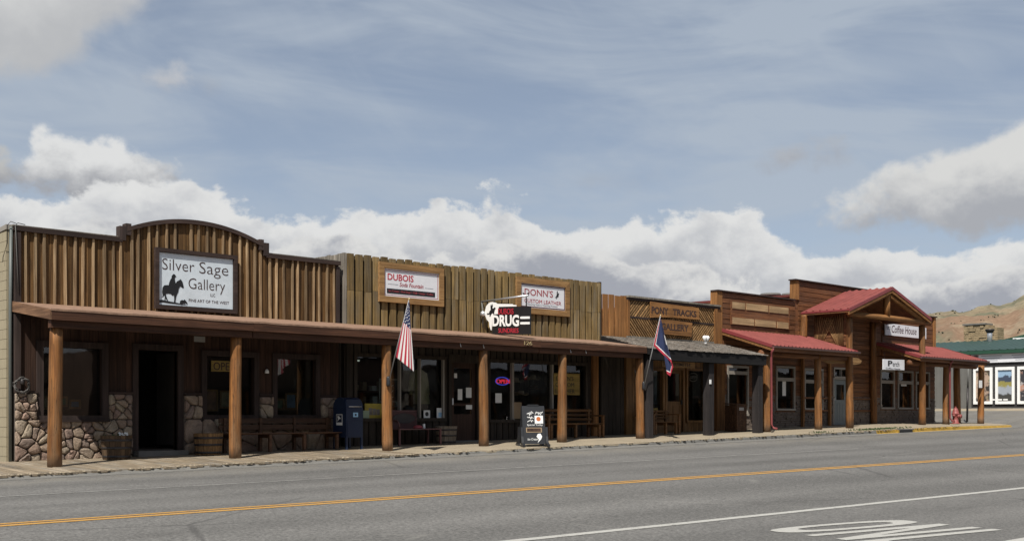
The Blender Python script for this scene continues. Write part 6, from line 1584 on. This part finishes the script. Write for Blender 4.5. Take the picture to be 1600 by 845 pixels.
def thermometer():
    Y = YW - .06; p = px(416, 583, Y); t = thing('wall_ornament', 'tiny white ornament on the wall between the two right gallery windows', 'ornament', p)
    lathe('bell', t, (p.x, p.y - .03, p.z), [(.05, 0), (.045, .06), (.02, .1)], mWhite, 10); tube('hook', t, [(p.x, p.y - .03, p.z + .1), (p.x, p.y, p.z + .16)], .008, mIron, 5)
thermometer()
# ------------------------------------------------------------------ green-roofed building across the side street
def far_shop():
    X = 64.0; zb = ZV(1560, 641, X * ray(1560)[1] / ray(1560)[0]); 
    q = lambda u, v: pxX(u, v, X)
    y0, y1 = 19.0, 44.0; ze = Z(3.62)
    b = thing('green_roofed_shop', 'dark shop with green metal roof and white-framed picture windows across the side street', 'building', (X, 30, zb))
    ys = q(1518, 600).y
    Y = lambda u: q(u, 600).y
    wins = []
    u = 1526.0
    while u < 1700: wins.append((Y(u + 21.5), Y(u - 0.5), q(1560, 626.5).z, q(1560, 578).z)); u += 34.4
    # wall pieces between the openings
    lst = []; edges = sorted([y0, ys] + [e for w in wins for e in w[:2]]); z0w, z1w = wins[0][2], wins[0][3]
    wy_ = sorted(wins); cur = y0
    for a, e, c, d in wy_:
        if a > cur: lst.append(((X, cur, zb - .5), (X + .2, a, ze)))
        lst += [((X, max(a, y0), zb - .5), (X + .2, e, c)), ((X, max(a, y0), d), (X + .2, e, ze))]; cur = e
    lst.append(((X, cur, zb - .5), (X + .2, ys, ze)))
    wd = boxes('dark_wall', b, lst, mDarkWall)
    y = y0
    gw = boxes('grey_wall', b, [((X, ys + .001, zb - .5), (X + .2, y1, ze))], mGreyWall)
    y = ys + .02
    while y < 36: box('siding_rib', gw, (X - .03, y, zb - .4), (X - .001, y + .05, ze), mGreyWall); y += .3
    y = y0
    while y < ys:
        if not any(a - .15 < y < e + .15 for a, e, c, d in wins): box('siding_rib', wd, (X - .02, y, zb - .2), (X - .001, y + .05, z0w - .1), mDarkWall)
        y += .18
    boxes('outer_wall', b, [((X + .21, y1 - .2, zb - .5), (X + 12, y1, ze)), ((X + .21, y0, zb - .5), (X + 12, y0 + .2, ze))], mGreyWall)
    box('plinth', b, (X - .08, y0, zb - .5), (X - .031, y1, zb + .16), mConc)
    pics = []
    m, t, p = newmat('landscape_poster'); g = t.node('ShaderNodeTexCoord').outputs['Generated']; gx, gy, gz = t.sep(g)
    n = t.noise(pos(t), 3.5, 5, .6); h = t.math('ADD', gz, t.math('MULTIPLY', t.math('SUBTRACT', n, .5), .35))
    col = t.mix(t.smooth(h, .80, .84), (.05, .065, .10, 1), (.26, .38, .52, 1)); col = t.mix(t.smooth(h, .64, .60), col, (.26, .23, .07, 1)); col = t.mix(t.smooth(h, .50, .44), col, (.30, .33, .37, 1)); col = t.mix(t.smooth(h, .26, .18), col, (.05, .05, .045, 1))
    t.put(p.inputs['Base Color'], col); p.inputs['Roughness'].default_value = .4; pics.append(m)
    for nm, a, c, d in (('portrait_poster', (.40, .29, .22), (.04, .034, .03), (.15, .17, .08)), ('rodeo_poster', (.40, .22, .16), (.04, .04, .045), (.36, .34, .33))):
        m, t, p = newmat(nm); n1 = t.noise(pos(t), 1.6, 5, .6); n2 = t.noise(pos(t), 4.0, 5, .65)
        col = t.mix(t.smooth(n1, .44, .54), c + (1,), a + (1,)); col = t.mix(t.smooth(n2, .56, .62), col, d + (1,)); t.put(p.inputs['Base Color'], col); p.inputs['Roughness'].default_value = .4; pics.append(m)
    for i, (a, e, c, d) in enumerate(wins):
        fw = .14; v, f = [], []
        for lo, hi in (((X - .09, a - fw, c - .16), (X + .02, e + fw, c)), ((X - .09, a - fw, d), (X + .02, e + fw, d + .17)), ((X - .09, a - fw, c + .001), (X + .02, a, d - .001)), ((X - .09, e, c + .001), (X + .02, e + fw, d - .001))): boxgeo(lo, hi, v, f)
        w = meshobj('window', b, v, f, mWhite)
        box('picture', w, (X - .02, a, c), (X + .01, e, d), pics[[1, 0, 2][i % 3]])
        if i == 1:
            for k in range(3): box('caption', w, (X - .026, a + .25 + .32 * k, c + .05), (X - .0205, a + .5 + .32 * k, c + .13), mPaper)
    # white sign band with lines of print
    ya, yb_ = y0 + .5, q(1519, 560).y; zb0, zb1 = q(1560, 566).z, q(1560, 552.5).z
    sg = box('sign_band', b, (X - .10, ya, zb0), (X - .03, yb_, zb1), mPanelW)
    for col_ in range(4):
        for r_ in range(3):
            yy = yb_ - .55 - col_ * 1.75; zz = zb1 - .13 - r_ * .13
            box('print_line', b, (X - .105, yy - 1.2 + .12 * r_, zz), (X - .1005, yy - .1 * r_, zz + .035), mGreyL)
    box('picture', b, (X - .105, yb_ - .42, zb0 + .05), (X - .1005, yb_ - .05, zb1 - .03), pics[2])
    # roof
    ribbed('metal_roof', b, (X - .3, y0 - 1, ze + .05), (X - .3, y1 + .5, ze + .05), (X + 6, y1 + .5, Z(4.62)), (X + 6, y0 - 1, Z(4.62)), mGreen, .45, .035, .03)
    ribbed('metal_roof', b, (X + 12.5, y0 - 1, ze + .05), (X + 12.5, y1 + .5, ze + .05), (X + 6.01, y1 + .5, Z(4.62)), (X + 6.01, y0 - 1, Z(4.62)), mGreen, .45, .035, .03)
    box('eave_board', b, (X - .31, y0 - 1, ze - .16), (X - .25, y1 + .5, ze + .015), mGreenD); box('soffit', b, (X - .249, y0 - 1, ze - .1), (X - .001, y1 + .4, ze - .06), mDarkWall)
    # higher roof behind, to the right
    Xg = X + 6.2; A = pxX(1555, 533, Xg); B = pxX(1640, 513, Xg)
    v = [tuple(A), tuple(B), (Xg, B.y - 6, B.z - 1.4), (Xg, B.y - 6, A.z - .6), (Xg, A.y, A.z - .6)]; v2 = [(x + 6, y, z) for x, y, z in v]
    meshobj('upper_roof', b, v + v2, [(0, 1, 2, 3, 4), (9, 8, 7, 6, 5), (0, 5, 6, 1), (1, 6, 7, 2), (2, 7, 8, 3), (3, 8, 9, 4), (4, 9, 5, 0)], mGreenD)
    p1, p2 = pxX(1583, 532, Xg - .05), pxX(1650, 528, Xg - .05); box('white_fascia', b, (Xg - .1, p2.y, p1.z), (Xg - .002, p1.y, p1.z + .16), mWhite)
    # stone chimney
    Xc = X + 7.0; c0, c1 = pxX(1506, 508, Xc), pxX(1559, 512, Xc); v, f = [], []
    z = Z(4.0)
    while z < c0.z:
        hh = R.uniform(.12, .2); yy = c1.y
        while yy < c0.y:
            l = R.uniform(.18, .45); e = min(yy + l, c0.y); top_ok = z + hh < c0.z - (.12 if (e - c1.y) < .7 else 0)
            if top_ok: boxgeo((Xc - R.uniform(.0, .07), yy, z), (Xc + .9, e - .015, z + hh - .012), v, f)
            yy += l
        z += hh
    ch = meshobj('chimney', b, v, f, stone('tan_chimney_stone', [(.42, .30, .16), (.5, .38, .22), (.34, .24, .13), (.46, .35, .21)], 3))
    tag(ch, 'squat tan stone chimney on the green roof')
    box('chimney_cap', b, (Xc - .1, c1.y + .75, c0.z - .02), (Xc + 1, c0.y + .05, c0.z + .07), mConc)
    Xf = X + 5.2; fp = pxX(1546.5, 534, Xf); ft = pxX(1546.5, 519, Xf)
    lathe('flue', b, (Xf, fp.y, fp.z - .25), [(.15, 0), (.15, ft.z - fp.z + .2), (.14, ft.z - fp.z + .22)], mMetal, 12); lathe('flue_cap', b, (Xf, fp.y, ft.z - .03), [(.17, 0), (.2, .02), (.27, .16), (.27, .22), (.05, .24)], mIron, 12)
    # strip of pavement in front
    tag(grid('sidewalk', [61.6, 62.4, 63.2, 64.05], [19 + i * 1.0 for i in range(26)], lambda x, y: zr(x, y) + .09 + (0 if x > 61.7 else -.1), mWalk), kind='structure')
far_shop()

# ------------------------------------------------------------------ shops invented behind the camera, added to darken the window reflections and porch light
def opposite():
    specs = [(-34, -14, 4.6, (.34, .24, .16), 'long brown timber shop across the street, seen only mirrored in the windows'), (-13, 3, 5.2, (.36, .35, .33), 'grey two-bay shop across the street, seen only mirrored in the windows'),
             (4, 22, 4.4, (.5, .40, .28), 'tan flat-roofed shop across the street, seen only mirrored in the windows'), (24, 44, 4.8, (.3, .2, .15), 'dark brown shop across the street, seen only mirrored in the windows'), (46, 70, 4.4, (.42, .38, .33), 'low grey-tan shop across the street, seen only mirrored in the windows'), (72, 96, 5.0, (.3, .26, .2), 'first shop beyond the low grey-tan one across the street'), (98, 124, 4.8, (.24, .18, .13), 'second shop beyond the low grey-tan one across the street'), (126, 156, 4.6, (.34, .3, .26), 'farthest shop across the street, seen only mirrored in the windows')]
    for i, (x0, x1, h, c, lab) in enumerate(specs):
        y = -9.0; z = zr(x0, y) - .05; m = wood('opposite_wall_%d' % i, c, tuple(k * .6 for k in c), 'z', var=.2)
        b = thing('added_opposite_shop', lab, 'building', (x0, y, z))
        boxes('wall', b, [((x0, y - 10, z), (x1, y, z + h))], m); box('roof_edge', b, (x0 - .1, y - .2, z + h), (x1 + .1, y + .15, z + h + .2), mTrim)
        box('awning', b, (x0 + .3, y + .01, z + 2.8), (x1 - .3, y + 1.8, z + 2.95), mTrim)
        n = int((x1 - x0) / 3.2)
        for k in range(n):
            xa = x0 + .8 + k * 3.2
            if k == n // 2: box('door', b, (xa, y + .001, z + .02), (xa + 1.0, y + .05, z + 2.1), mDoorD)
            else:
                w = boxes('window', b, [((xa, y + .001, z + .7), (xa + 2.0, y + .06, z + 2.4))], mWhiteT); box('pane', w, (xa + .08, y + .061, z + .78), (xa + 1.92, y + .066, z + 2.32), mBlk)
        for k in range(int((x1 - x0) / 4) + 1): box('post', b, (x0 + .4 + k * (x1 - x0 - 1.0) / int((x1 - x0) / 4), y + 1.55, z), (x0 + .6 + k * (x1 - x0 - 1.0) / int((x1 - x0) / 4), y + 1.75, z + 2.799), mPost)
opposite()
def cars():
    """invented cars added along the near kerb behind the camera; they show in the window glass"""
    cols = [('white', (.70, .70, .70)), ('silver', (.45, .46, .48)), ('red', (.35, .04, .04)), ('white', (.70, .70, .70)), ('blue', (.06, .10, .22)), ('tan', (.42, .36, .27)), ('white', (.70, .70, .70))]
    xs_ = [-9.5, -2.5, 6, 13.5, 27, 37, 52]
    mT = plain('tyre_rubber', (.02, .02, .02), .9); mPlate = plain('car_window', (.02, .025, .03), .1)
    where = ['farthest left', 'second from the left', 'third from the left', 'fourth from the left', 'third from the right', 'second from the right', 'farthest right']
    for i, ((cn, cc), x) in enumerate(zip(cols, xs_)):
        y = -5.6; z = zr(x, y); m = plain('car_paint_%d' % i, cc, .3, .03)
        c = thing('added_parked_car', '%s car parked behind the camera, %s in the mirrored row' % (cn, where[i]), 'car', (x, y, z), 'cars parked across the street')
        prof = [(-2.2, .35), (2.2, .35), (2.25, .7), (2.1, .88), (1.1, .98), (.5, 1.45), (-1.2, 1.48), (-1.9, 1.02), (-2.25, .95)]
        body = prism('body', c, prof, (x, y + .85, z), (1, 0, 0), UPZ, 1.7, m)
        for pts in ([(-.15, 1.0), (.95, 1.0), (.45, 1.4), (-.15, 1.42)], [(-1.6, 1.02), (-.25, 1.0), (-.25, 1.42), (-1.15, 1.42)]):
            prism('side_window', body, pts, (x, y + .862, z), (1, 0, 0), UPZ, .01, mPlate)
        for wx in (-1.4, 1.4):
            for wy_ in (-.80, .88): tube('wheel', c, [(x + wx, y + wy_ - .12, z + .33), (x + wx, y + wy_ + .02, z + .33)], .33, mT, 18, False)
cars()
